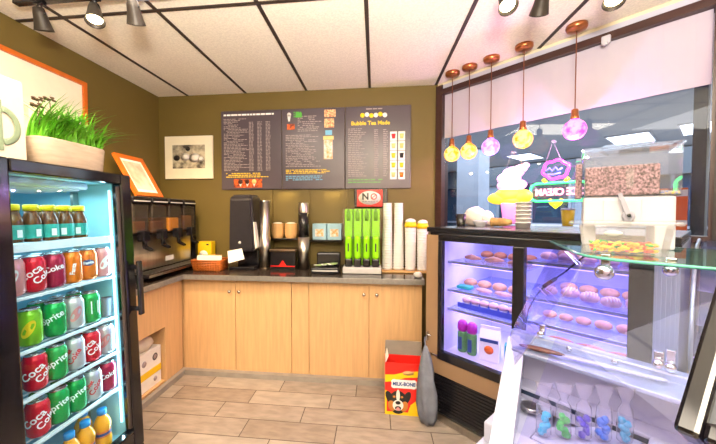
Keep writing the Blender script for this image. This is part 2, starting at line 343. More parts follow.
def mall():
    b = B(); b.box((-8, .1, -.05), (9, 9.2, -.004)); struct(b.done('floor_outside', 'mallfloor', m=WM))
    b = B(); b.box((-8, .12, 2.72), (9, 9.2, 2.8)); struct(b.done('ceiling_outside', 'mallceil', m=WM))
    b = B(); b.box((-8, 9.0, 0), (9, 9.2, 2.72)); b.box((-8.2, .1, 0), (-8, 9.2, 2.72)); b.box((9, .1, 0), (9.2, 9.2, 2.72)); struct(b.done('wall_outside', 'mallwall', m=WM))
    # shop fronts across the corridor
    st = thing('shop_front', 'dark glazed shop front across the mall corridor', 'shop front', WM @ T(0, 7.0, 0)); st['kind'] = 'structure'
    b = B(); b.box((-7, 0, 2.15), (6, .3, 2.70)); b.done('fascia', 'mallbeam', st)
    for i in range(14):
        x = -7+.9*i
        b = B(); b.box((x, .12, .1), (x+.84, .16, 2.15)); b.done('shop_glass', 'storelit' if i % 3 == 1 else 'storeglass', st)
        b = B(); b.box((x+.84, .06, 0), (x+.9, .2, 2.15)); b.done('mullion', 'mallwall', st)
    b = B(); b.box((-7, .05, 1.0), (6, .11, 1.06)); b.done('rail', 'alu', st)
    # pillars
    b = B(); b.box((1.53, 1.45, 0), (1.61, 1.6, 2.72)); b.box((1.61, 1.5, 0), (1.625, 1.55, 2.72), mi=1)
    struct(b.done('column_outside', ['navycol', 'alu'], m=WM))
    b = B(); b.box((-2.1, 4.0, 0), (-1.6, 4.5, 2.72)); struct(b.done('column_outside', 'mallwall', m=WM))
    for s_, y_, w_, d_, lab in ((.36, 4.85, .55, .95, 'lit ceiling panel of the mall, over the candy dispenser'), (1.28, 4.7, .6, .95, 'lit ceiling panel of the mall, next to the navy column'), (-1.6, 5.4, .5, .9, 'lit ceiling panel of the mall, behind the neon sign')):
        l = thing('ceiling_light', lab, 'ceiling light', WM @ T(s_, y_, 2.70), 'mall ceiling lights')
        b = B(); b.box((0, 0, -.002), (w_, d_, .018)); b.done('diffuser', 'mall_light', l)
        b = B(); b.box((-.03, -.03, .0), (0, d_+.03, .019)); b.box((w_, -.03, .0), (w_+.03, d_+.03, .019)); b.box((0, -.03, .0), (w_, 0, .019)); b.box((0, d_, .0), (w_, d_+.03, .019)); b.done('frame', 'white', l)
    # orange notice on a stand outside
    t = thing('sign', 'orange notice with white letters seen beyond the candy dispenser', 'sign', WM @ T(1.285, 1.3, 0))
    b = B(); b.box((0, 0, 1.185), (.235, .03, 1.54), .004); b.done('panel', 'signorange', t)
    b = B(); b.box((0, -.004, 1.47), (.235, 0, 1.525)); b.done('band', 'paper', t); b = B(); b.box((0, -.004, 1.235), (.235, 0, 1.27)); b.done('band', 'paper', t)
    text('lettering', 'K', .09, 'wtext', t, T(.12, -.002, 1.42) @ FACE, bold=.002); text('lettering', 'E', .09, 'wtext', t, T(.12, -.002, 1.325) @ FACE, bold=.002)
    b = B(); b.box((.09, .03, 0), (.15, .05, 1.5)); b.box((-.02, -.1, 0), (.26, .2, .02)); b.done('stand', 'black', t)
    # cafe tables
    for k, (s_, y_, lab) in enumerate(((.55, 1.3, 'white cafe table outside the window, under the neon sign'), (-.6, 2.4, 'white cafe table outside the window, behind the white bag'))):
        t = thing('cafe_table', lab, 'table', WM @ T(s_, y_, 0), 'mall cafe tables')
        b = B(); b.box((-.4, -.35, 1.17), (.4, .35, 1.2), .01); b.done('tabletop', 'white', t)
        for sx in (-1, 1):
            for sy in (-1, 1):
                b = B(); b.cyl((sx*.44, sy*.37, 0), (sx*.33, sy*.28, 1.17), .014); b.done('leg', 'white', t)
    t = thing('drink_cup', 'yellow drink cup on the table outside the window', 'cup', WM @ T(.72, 1.2, 1.2))
    b = B(); b.lathe([(.045, 0), (.06, .16)], 18); b.done('body', 'yellow', t)
    b = B(); b.lathe([(.063, .16), (.063, .172), (.05, .18)], 18); b.done('lid', 'white', t)

# ================================================================ LEFT AND BACK COUNTERS
def counters():
    def knob(b, x, y, z, d):
        dx, dy = d
        b.lathe([(.005, 0), (.005, .012), (.013, .016), (.014, .022), (.009, .028), (0, .029)], 14, m=T(x, y, z) @ (RY(PI/2) if dx else RX(PI/2)))
    t = thing('base_cabinet', 'maple base cabinet left of the back wall counter with two nickel knobs', 'cabinet', I4, 'maple base cabinets')
    b = B(); b.box((-2.18, 2.44, .02), (-.664, 2.99, .787)); b.done('body', 'wood', t)
    for x0, x1, kx in ((-1.575, -1.132, -1.174), (-1.128, -.664, -1.092)):
        b = B(); b.box((x0, 2.42, .03), (x1, 2.439, .785), .002); d = b.done('door', 'wood', t)
        b = B(); knob(b, kx, 2.42, .692, (0, 1)); b.done('knob', 'nickel', d)
    t = thing('base_cabinet', 'maple base cabinet right of the back wall counter behind the dog biscuit box', 'cabinet', I4, 'maple base cabinets')
    b = B(); b.box((-.66, 2.44, .02), (.36, 2.99, .787)); b.done('body', 'wood', t)
    b = B(); b.box((-.66, 2.425, .03), (-.522, 2.44, .785), .002); b.done('filler_panel', 'wood', t)
    for x0, x1, kx in ((-.518, -.045, -.083), (-.041, .36, .016)):
        b = B(); b.box((x0, 2.42, .03), (x1, 2.439, .785), .002); d = b.done('door', 'wood', t)
        b = B(); knob(b, kx, 2.42, .698, (0, 1)); b.done('knob', 'nickel', d)
    t = thing('base_cabinet', 'maple side cabinet under the drink dispenser, end on to the back counter', 'cabinet', I4, 'maple base cabinets')
    b = B(); b.box((-2.18, 1.48, .46), (-1.612, 2.21, .787)); b.box((-2.18, 2.21, .02), (-1.612, 2.435, .787)); b.box((-2.18, 1.46, .0), (-1.612, 1.48, .787)); b.box((-2.18, 1.48, 0), (-2.16, 2.21, .46)); b.box((-2.16, 1.48, 0), (-1.60, 2.21, .048)); b.done('body', 'wood', t)
    b = B(); b.prism([(-1.611, 2.418, .03), (-1.611, 2.418, .785), (-1.611, 1.46, .785), (-1.611, 1.46, .46), (-1.611, 2.205, .46), (-1.611, 2.205, .03)], (.019, 0, 0)); b.done('side_panel', 'wood', t)
    t = thing('worktop', 'dark L-shaped worktop along the left and back walls', 'worktop')
    b = B(); P = [(-2.195, 1.45), (-1.552, 1.45), (-1.552, 2.375), (.372, 2.375), (.372, 2.995), (-2.195, 2.995)]
    b.prism([(x, y, .792) for x, y in P], (0, 0, .038)); b.done('slab', 'top', t)
    b = B(); b.box((-1.552, 2.366, .79), (.372, 2.3745, .831), .002); b.box((-1.5515, 1.45, .79), (-1.543, 2.366, .831), .002); b.done('edge_band', 'topedge', t)

def back_items():
    Z = .831
    # paper towel dispenser
    t = thing('towel_dispenser', 'black paper towel dispenser with a white sheet hanging out, on the worktop', 'dispenser', T(-1.155, 2.72, Z))
    b = B()
    b.prism([(-.115, -.10, .16), (-.115, -.12, .62), (-.115, -.09, .66), (-.115, .1, .66), (-.115, .1, .16)], (.215, 0, 0), m=I4)
    bmesh.ops.bevel(b.bm, geom=list(b.bm.edges), offset=.018, segments=3, affect='EDGES')
    for v in b.bm.verts: v.co.x *= 1.12-(v.co.z-.16)*.42
    b.done('cover', 'towelgrey', t)
    b = B(); b.box((-.115, -.13, 0), (.115, .12, .03), .008); b.box((-.1, .02, .03), (.1, .1, .17), .01); b.done('base', 'black', t)
    b = B(); b.prism([(-.13, -.115, .165), (.0, -.115, .19), (.03, -.13, .10), (-.10, -.16, .065)], (0, .004, 0)); b.done('paper_sheet', 'paper', t)
    b = B(); b.prism([(.105, -.08, .18), (.101, -.1, .42), (.106, -.1, .42), (.13, -.09, .2)], (0, .06, 0)); b.done('paper_roll_edge', 'paper', t)
    b = B(); b.lathe([(.012, 0), (.012, .004)], 12, m=T(-.02, -.105, .6) @ RX(PI/2)); b.lathe([(.012, 0), (.012, .004)], 12, m=T(-.02, -.105, .24) @ RX(PI/2)); b.done('badge', 'ltgrey', t)
    # wicker basket with packets, yellow box
    t = thing('basket', 'low orange wicker basket of packets on the worktop corner', 'basket', T(-1.435, 2.60, Z))
    b = B()
    for k in range(6):
        z = .0095+k*.016; w, d = .115+.003*k, .075+.003*k
        b.tube([(-w, -d, z), (w, -d, z), (w, d, z), (-w, d, z)], .0085, 6, closed=True)
    for i in range(11):
        for sy in (-1, 1): b.cyl((-.11+.022*i, sy*.078, 0), (-.115+.023*i, sy*.09, .095), .005, n=6)
    b.box((-.11, -.07, 0), (.11, .07, .008)); b.done('weave', 'basket', t)
    for i in range(7):
        pk = B(); pk.box((-.035, -.005, -.05), (.035, .005, .05), .002)
        o = pk.done('sugar_packet', 'kraft' if i % 2 else 'paper', None, T(-1.515+.026*i, 2.575+.05*(i % 2), Z+.078) @ RX(random.uniform(-.2, .2)))
        tag(o, 'small paper packet standing in the orange wicker basket', 'packet', 'packets in the wicker basket')
    t = thing('tea_carton', 'small yellow carton standing behind the wicker basket', 'carton', T(-1.65, 2.91, Z))
    b = B(); b.box((-.07, -.04, 0), (.07, .04, .22), .003); b.done('box', 'yellow', t)
    b = B(); b.lathe([(.045, 0), (.045, .001)], 20, m=T(-.01, -.0402, .09) @ RX(PI/2)); b.done('picture', 'paper', t)
    b = B(); b.box((.02, -.042, .185), (.045, -.0402, .2)); b.done('mark', 'btext', t)
    # cup tube dispensers
    def cup_tube(x, name, lab, upper, lower, zc):
        t = thing('cup_tube', lab, 'cup dispenser', T(x, 2.72, Z), 'cup tubes')
        b = B(); b.lathe([(.05, 0), (.05, .28), (.044, .285), (.044, .60), (.048, .61)], 20); b.done('tube', lower, t)
        b = B(); b.lathe([(.052, 0), (.052, .012)], 20); b.done('foot', 'darksteel', t)
        return t
    cup_tube(-.985, 'a', 'tall steel cup tube beside the black paper towel dispenser', 'steel', 'steel', 0)
    t = thing('cup_tube', 'steel cup tube with a black cup stack, left of the pale blue boxes', 'cup dispenser', T(-.63, 2.72, Z), 'cup tubes')
    b = B(); b.lathe([(.05, 0), (.05, .285)], 20); b.done('tube', 'steel', t)
    b = B(); b.lathe([(.047, .285), (.047, .50)], 20); b.done('sleeve', 'black', t)
    b = B(); b.lathe([(.045, .50), (.045, .585), (.04, .59), (.038, .52)], 20, cap=False); b.done('top_ring', 'steel', t)
    # wall standards and shelves under the menu boards
    t = thing('wall_shelf', 'narrow dark shelf on olive boards holding the brown paper bowls', 'shelf', T(0, 0, 0))
    b = B(); b.box((-1.04, 2.86, 1.075), (-.70, 2.998, 1.09), .003); b.done('board', 'black', t)
    b = B(); b.box((-1.06, 2.975, .84), (-1.0, 2.999, 1.555)); b.box((-.70, 2.975, .84), (-.63, 2.999, 1.555)); b.done('standard', 'olive', t)
    t = thing('wall_shelf', 'narrow dark shelf on olive boards holding the pale blue boxes', 'shelf', T(0, 0, 0))
    b = B(); b.box((-.62, 2.86, 1.065), (-.30, 2.998, 1.08), .003); b.done('board', 'black', t)
    b = B(); b.box((-.32, 2.975, .84), (-.26, 2.999, 1.555)); b.done('standard', 'olive', t)
    for i, x in enumerate((-.93, -.80)):
        t = thing('paper_bowl_stack', ('left' if i == 0 else 'right')+' stack of brown paper bowls on the wall shelf', 'bowls', T(x, 2.92, 1.0905), 'paper bowl stacks')
        for k in range(6):
            b = B(); b.lathe([(.046, 0), (.058, .05), (.061, .05), (.048, -.0)], 20, cap=False); b.lathe([(.046, .001), (0, .001)], 20, cap=False)
            b.done('bowl', 'kraft', t, T(0, 0, .018*k))
        b = B(); b.sph((0, 0, .14), (.045, .04, .012), 16, 6); b.done('crumpled_liner', 'paper', t)
    for i, x in enumerate((-.515, -.375)):
        t = thing('napkin_box', ('left' if i == 0 else 'right')+' pale blue card box on the wall shelf', 'box', T(x, 2.92, 1.0805), 'pale blue boxes')
        b = B(); b.box((-.066, -.05, 0), (.066, .05, .15), .004); b.done('carton', 'blue_box', t)
        b = B(); b.box((-.04, -.0515, .03), (.04, -.0502, .1)); b.done('label', 'whitepic', t)
    t = thing('receipt_box', 'black countertop box with a red arrow and silver top rim', 'box', T(-.805, 2.72, Z))
    b = B(); b.box((-.115, -.06, 0), (.112, .12, .17), .008); b.done('body', 'black', t)
    b = B(); b.box((-.12, -.07, .155), (.118, .12, .18), .006); b.done('rim', 'darksteel', t)
    b = B(); b.prism([(-.035, -.063, .035), (.035, -.063, .035), (.018, -.063, .06), (0, -.063, .085), (-.018, -.063, .06)], (0, .003, 0)); b.box((-.11, -.064, .028), (.11, -.06, .036)); b.done('arrow', 'redplastic', t)
    t = thing('condiment_caddy', 'black two-step caddy of packets left of the green spoon dispenser', 'caddy', T(-.405, 2.62, Z))
    b = B(); b.box((-.11, -.12, 0), (.11, .1, .05), .006); b.box((-.09, .0, .05), (.11, .1, .16), .012); b.done('tray', 'black', t)
    b = B(); b.box((-.105, -.123, .022), (.105, -.1205, .034)); b.done('rim_line', 'ltgrey', t)
    for i in range(9):
        b = B(); b.box((-.028, -.02, -.003), (.028, .02, .003), .002)
        tag(b.done('sauce_packet', 'lettuce' if i % 3 else 'paper', None, T(-.475+.018*i, 2.56+random.uniform(-.012, .012), Z+.064+.002*i) @ Euler((random.uniform(-.1, .1), random.uniform(-.1, .1), random.uniform(0, 3))).to_matrix().to_4x4()), 'pale packet lying in the black caddy', 'packet', 'packets in the black caddy')
    # green spoon dispenser
    t = thing('spoon_dispenser', 'lime green four column cutlery dispenser on the worktop', 'dispenser', T(-.105, 2.62, Z) @ Matrix.Diagonal((.93, 1, .965, 1)))
    b = B(); b.box((-.17, -.08, 0), (.17, .1, .055), .008); b.done('base', 'ltgrey', t)
    b = B(); b.box((-.16, .02, .055), (.16, .1, .555), .01); b.done('back_panel', 'lime_dark', t)
    for i in range(4):
        x = -.12+.08*i
        b = B(); b.box((x-.036, -.05, .31), (x+.036, .03, .55), .012); c = b.done('column', 'lime_plastic', t)
        b = B(); b.lathe([(.016, -.04), (.02, 0), (.016, .04), (.006, .06)], 12, m=T(x, -.05, .49) @ Matrix.Diagonal((1, .2, 1, 1))); b.done('slot', 'lime_dark', c)
        b = B(); b.box((x-.028, -.075, .12), (x+.028, .02, .325), .026, seg=4); l = b.done('lever', 'lime_plastic', t)
        b = B(); b.box((x-.006, -.079, .19), (x+.006, -.0755, .26), .002); b.done('grip_mark', 'btext', l)
        b = B(); b.box((x-.032, -.06, .055), (x+.032, .02, .125), .01); b.done('outlet', 'black', t)
    b = B(); b.box((-.172, -.058, .30), (.172, -.052, .555)); b.done('clear_cover', 'clear', t)
    # stacks of cups
    def stack(x, y, h, r0, r1, lid, lab):
        t = thing('cup_stack', lab, 'cups', T(x, y, Z+.013), 'white cup stacks')
        prof = []; n = int(h/.022)
        for i in range(n):
            f = i/n
            rr = r0+(r1-r0)*f
            prof += [(rr*.96, h*i/n), (rr, h*(i+.5)/n), (rr*1.04, h*(i+.62)/n), (rr*1.04, h*(i+.85)/n)]
        b = B(); b.lathe(prof, 20); b.done('cups', 'cup' if lid is None or lid == 'ycap' else lid, t)
        if lid == 'ycap':
            b = B(); b.lathe([(r1*1.06, h), (r1*1.06, h+.02), (r1*.9, h+.045), (r1*.8, h+.045)], 20); b.done('top_sleeve', 'yellow', t)
            b = B(); b.sph((0, 0, h+.05), (r1*.95, r1*.95, .025), 16, 6); b.done('top_cup', 'cup', t)
    ty = 2.72
    t = thing('cup_tray', 'flat tray under the four stacks of white cups', 'tray', T(.255, ty, Z)); b = B(); b.box((-.195, -.1, 0), (.195, .09, .012), .004); b.done('plate', 'kraft', t)
    stack(.108, ty, .575, .046, .036, None, 'tall stack of white cups, next to the green cutlery dispenser')
    stack(.203, ty, .575, .045, .035, None, 'tall stack of white cups, second from the green cutlery dispenser')
    stack(.302, ty-.02, .365, .043, .047, 'ycap', 'stack of white cups with a yellow rim, third from the cutlery dispenser')
    stack(.402, ty-.02, .355, .043, .046, 'ycap', 'stack of white cups with a yellow rim, nearest the pastry case')
    b = B(); b.sph((0, 0, .02), (.03, .03, .02), 10, 6, jit=.25)
    tag(b.done('napkin', 'paper', None, T(.335, 2.46, Z)), 'crumpled white napkin at the right end of the worktop', 'napkin')

def signs():
    random.seed(3)
    yw = 2.996
    W3 = .62; X0 = -1.525
    labs = ['left menu board with three price columns and an orange cone strip at its foot', 'middle menu board with a column of food pictures at its right', 'right menu board headed in yellow with rows of drink pictures']
    panels = []
    for i in range(3):
        t = thing('menu_board', labs[i], 'menu board', T(X0+W3*i, yw, 1.562), 'menu boards')
        b = B(); b.box((.003, -.016, 0), (W3-.003, 0, .775), .004); b.done('panel', 'board', t)
        panels.append(t)
    def lines(b, x0, x1, z0, z1, n, h, fill=1., wmin=.01, wmax=.04, mi=0, ragged=.3):
        for k in range(n):
            z = z1-(z1-z0)*k/max(1, n-1); x = x0; end = x1-(x1-x0)*random.uniform(0, ragged)
            while x < end:
                w = random.uniform(wmin, wmax); w = min(w, end-x)
                if random.random() < fill and w > .004: b.box((x, -.0172, z-h/2), (x+w, -.0161, z+h/2), mi=mi)
                x += w+.007
    # left board
    p = panels[0]; b = B()
    lines(b, .03, .30, .19, .695, 36, .0055, .9, ragged=.5)
    b.done('menu_text', 'greytext', p)
    for x in (.29, .375, .46): b = B(); lines(b, x, x+.05, .19, .66, 36, .0055, 1, .012, .03, ragged=.2); b.done('price_column', 'greytext', p)
    b = B(); lines(b, .03, .55, .735, .735, 1, .016, 1, .02, .07, ragged=.02); b.done('heading', 'wtext', p)
    b = B(); lines(b, .05, .5, .125, .16, 3, .008, .9, ragged=.3); b.done('footnote', 'ytext', p)
    b = B(); b.box((.13, -.019, .02), (.42, -.0161, .105)); st = b.done('cone_strip', 'firepic', p)
    for k, c_ in enumerate(('coffee', 'coffee', 'icecream')):
        x = .20+.07*k
        b = B(); b.prism([(x-.016, -.021, .062), (x+.016, -.021, .062), (x, -.021, .028)], (0, .002, 0)); b.done('cone', 'cup', st)
        b = B(); b.lathe([(.024, 0), (.024, .002)], 16, m=T(x, -.0195, .078) @ RX(PI/2)); b.done('scoop', c_, st)
    # middle board
    p = panels[1]; b = B()
    lines(b, .04, .40, .22, .52, 20, .0065, .9, ragged=.5); b.done('menu_text', 'greytext', p); b = B(); lines(b, .16, .40, .56, .70, 9, .0065, .85, ragged=.4)
    b.done('menu_text', 'greytext', p)
    b = B(); lines(b, .04, .50, .155, .185, 3, .008, .9, ragged=.2); b.done('yellow_note', 'ytext', p)
    b = B(); lines(b, .04, .45, .09, .125, 3, .008, .9, ragged=.2); b.done('blue_note', 'bltext', p)
    b = B(); b.box((.14, -.0175, .69), (.20, -.0161, .735)); lines(b, .12, .22, .70, .74, 3, .01, .9); b.done('green_heading', 'gtext', p)
    b = B(); b.lathe([(.02, 0), (.02, .002)], 14, m=T(.075, -.0165, .72) @ RX(PI/2)); b.prism([(.057, -.0185, .715), (.093, -.0185, .715), (.083, -.0185, .655), (.067, -.0185, .655)], (0, .002, 0)); b.done('cup_picture', 'cup', p)
    b = B(); b.box((.055, -.0185, .575), (.13, -.0161, .63)); b.done('dish_picture', 'firepic', p)
    for x0, x1, z0, z1, m_ in ((.42, .53, .685, .755, 'foodpic'), (.42, .515, .585, .67, 'foodpic'), (.43, .495, .515, .56, 'bltext'), (.41, .51, .47, .505, 'icecream'), (.415, .50, .285, .465, 'whitepic')):
        b = B(); b.box((x0, -.0185, z0), (x1, -.0161, z1)); b.done('food_photo', m_, p)
    # right board
    p = panels[2]
    text('heading', 'Bubble Tea Made', .052, 'ytext', p, T(.24, -.0165, .615) @ FACE, bold=.0012)
    b = B(); lines(b, .2, .38, .748, .748, 1, .01, 1, .03, .06); b.done('small_heading', 'greytext', p)
    for k in range(6):
        x = .165+.042*k
        b = B(); b.lathe([(.022, 0), (.022, .002), (0, .002)], 14, m=T(x, -.0165, .69+.006*math.sin(k*2)) @ RX(PI/2)); b.done('emblem', 'ytext' if k % 2 == 0 else 'wtext', p)
    b = B(); lines(b, .03, .22, .12, .565, 27, .006, 1, ragged=.5); b.done('menu_text', 'greytext', p)
    b = B(); lines(b, .275, .32, .12, .55, 26, .006, 1, .02, .04, ragged=.2); b.done('price_column', 'greytext', p); b = B(); lines(b, .36, .405, .12, .55, 26, .006, 1, .02, .04, ragged=.2); b.done('price_column', 'greytext', p)
    b = B(); lines(b, .03, .36, .06, .085, 2, .008, .9, ragged=.1); b.done('green_note', 'gtext', p)
    for c_ in range(2):
        for r_ in range(5):
            x, z = .425+.075*c_, .53-.09*r_
            b = B(); b.box((x, -.0185, z-.085), (x+.062, -.0161, z)); f = b.done('drink_picture', 'wtext', p)
            b = B(); b.lathe([(.014, 0), (.02, .045)], 10, m=T(x+.031, -.019, z-.065) @ Matrix.Diagonal((1, .08, 1, 1))); b.done('drink', random.choice(('ytext', 'rtext', 'btext', 'icecream', 'fanta')), f)
    # NO notice below
    t = thing('sign', 'small red and white NO notice below the right menu board', 'sign', T(-.045, 2.97, 1.385))
    b = B(); b.box((-.15, .0, .0), (.16, .029, .176), .004); b.done('black_backing', 'black', t)
    b = B(); b.box((-.125, -.006, .005), (.115, 0, .165), .002); b.done('plate', 'redplastic', t)
    b = B(); b.lathe([(.105, 0), (.105, .002), (0, .002)], 28, sy=.62, m=T(-.005, -.0062, .088) @ RX(PI/2)); b.done('oval', 'paper', t)
    text('lettering', 'N', .085, 'btext', t, T(-.045, -.0085, .098) @ FACE, bold=.003)
    b = B(); b.tube([(.035+.026*math.cos(a*PI/10), -.009, .1+.026*math.sin(a*PI/10)) for a in range(20)], .004, 6, closed=True); b.box((.012, -.0105, .098), (.058, -.008, .103), m=T(.035, 0, .1) @ RY(-.7) @ T(-.035, 0, -.1)); b.done('red_o', 'rtext', t)
    b = B()
    for k in range(6): b.box((-.075+.026*k, -.0095, .054), (-.055+.026*k, -.0084, .059))
    b.done('small_print', 'btext', t)
    # framed photograph on the back wall
    t = thing('framed_photo', 'cream matted black and white photograph on the back wall', 'picture', T(-2.125, 2.998, 1.675))
    b = B(); b.box((0, -.02, 0), (.51, 0, .43), .003); b.done('mat', 'cream', t)
    b = B(); b.box((.085, -.022, .105), (.43, -.0202, .34)); ph = b.done('photograph', 'photo', t)
    random.seed(5)
    for k, (x, z, r_) in enumerate(((.13, .21, .035), (.22, .22, .05), (.32, .21, .06), (.25, .3, .025), (.38, .2, .035))):
        b = B(); b.lathe([(r_, 0), (0, .001)], 16, m=T(x, -.0222, z) @ RX(PI/2), sy=.8); b.done('figure', 'paper' if k in (1, 2, 4) else 'dogblack', ph)
    # big picture on the left wall
    t = thing('framed_picture', 'large orange framed picture high on the left wall', 'picture', T(-2.198, 1.02, 1.62))
    w, h = 1.145, .69
    b = B()
    b.box((0, 0, h-.028), (.035, w, h)); b.box((0, 0, 0), (.035, w, .028)); b.box((0, 0, .028), (.035, .028, h-.028)); b.box((0, w-.028, .028), (.035, w, h-.028)); b.done('frame', 'orange', t)
    b = B(); b.box((0, .028, .028), (.018, w-.028, h-.028)); b.done('mat', 'cream', t)
    b = B(); b.box((.018, .30, .10), (.021, w-.40, h-.30)); b.done('print', 'sketch', t)
    # small frame leaning on top of the drink dispenser
    ang = math.atan2(.2, .345)
    t = thing('framed_picture', 'small orange framed sketch leaning on top of the drink dispenser', 'picture', T(-1.89, 2.31, 1.474) @ RY(-ang))
    w, h = .315, .40
    b = B()
    b.box((-.022, 0, 0), (0, w, .035)); b.box((-.022, 0, h-.035), (0, w, h)); b.box((-.022, 0, .035), (0, .035, h-.035)); b.box((-.022, w-.035, .035), (0, w, h-.035)); b.done('frame', 'orange', t)
    b = B(); b.box((-.018, .035, .035), (-.010, w-.035, h-.035)); b.done('mat', 'paper', t)
    b = B(); b.box((-.0098, .06, .07), (-.008, w-.06, h-.06)); b.done('sketch', 'sketch', t)

def drink_dispenser():
    t = thing('drink_dispenser', 'four bowl cold drink dispenser with smoked bowls and black lids', 'dispenser', T(-1.72, 2.03, .831))
    b = B(); b.box((-.40, 0, .03), (-.03, .80, .34), .01); b.done('body', 'darksteel', t)
    b = B(); b.box((-.42, -.012, 0), (.02, .812, .03), .006); b.box((-.40, .801, .03), (.0, .815, .60), .004); b.done('base', 'black', t)
    b = B(); b.box((-.03, -.004, .06), (-.012, .03, .34), .005); b.done('side_strip', 'steel', t)
    b = B(); b.box((-.02, 0, .03), (.13, .80, .058), .008); d = b.done('drip_tray', 'black', t)
    b = B()
    for i in range(20): b.box((.0, .02+.039*i, .058), (.115, .03+.039*i, .062))
    b.box((.131, .01, .035), (.133, .79, .053)); b.done('grille', 'steel', d)
    b = B(); b.box((-.035, .04, .06), (-.022, .76, .33), .004); b.done('front_panel', 'steel', t)
    b = B(); b.box((-.022, .40, .10), (-.0195, .50, .14)); b.done('label', 'paper', t)
    for i in range(4):
        y = .005+.2*i
        b = B(); b.box((-.36, y+.006, .34), (.01, y+.176, .575), .02, seg=3); w = b.done('bowl', 'hopper', t)
        b = B(); b.box((-.34, y+.02, .345), (-.01, y+.164, .34+random.choice((.12, .09, .1, .14))), .012); b.done('drink', 'tea' if i != 2 else 'juice', w)
        b = B(); b.box((-.37, y-.002, .575), (.02, y+.184, .622), .014, seg=3); b.box((.012, y+.002, .573), (.022, y+.18, .58)); l = b.done('lid', 'black', t); b = B(); b.box((.0205, y+.01, .584), (.0225, y+.172, .592)); b.done('rim', 'ltgrey', l)
        b = B(); b.box((-.005, y+.06, .29), (.05, y+.13, .37), .008); b.cyl((.03, y+.095, .31), (.03, y+.095, .25), .016); b.prism([(.03, y+.075, .26), (.085, y+.075, .23), (.085, y+.075, .218), (.03, y+.075, .24)], (0, .04, 0)); b.done('tap', 'black', t)

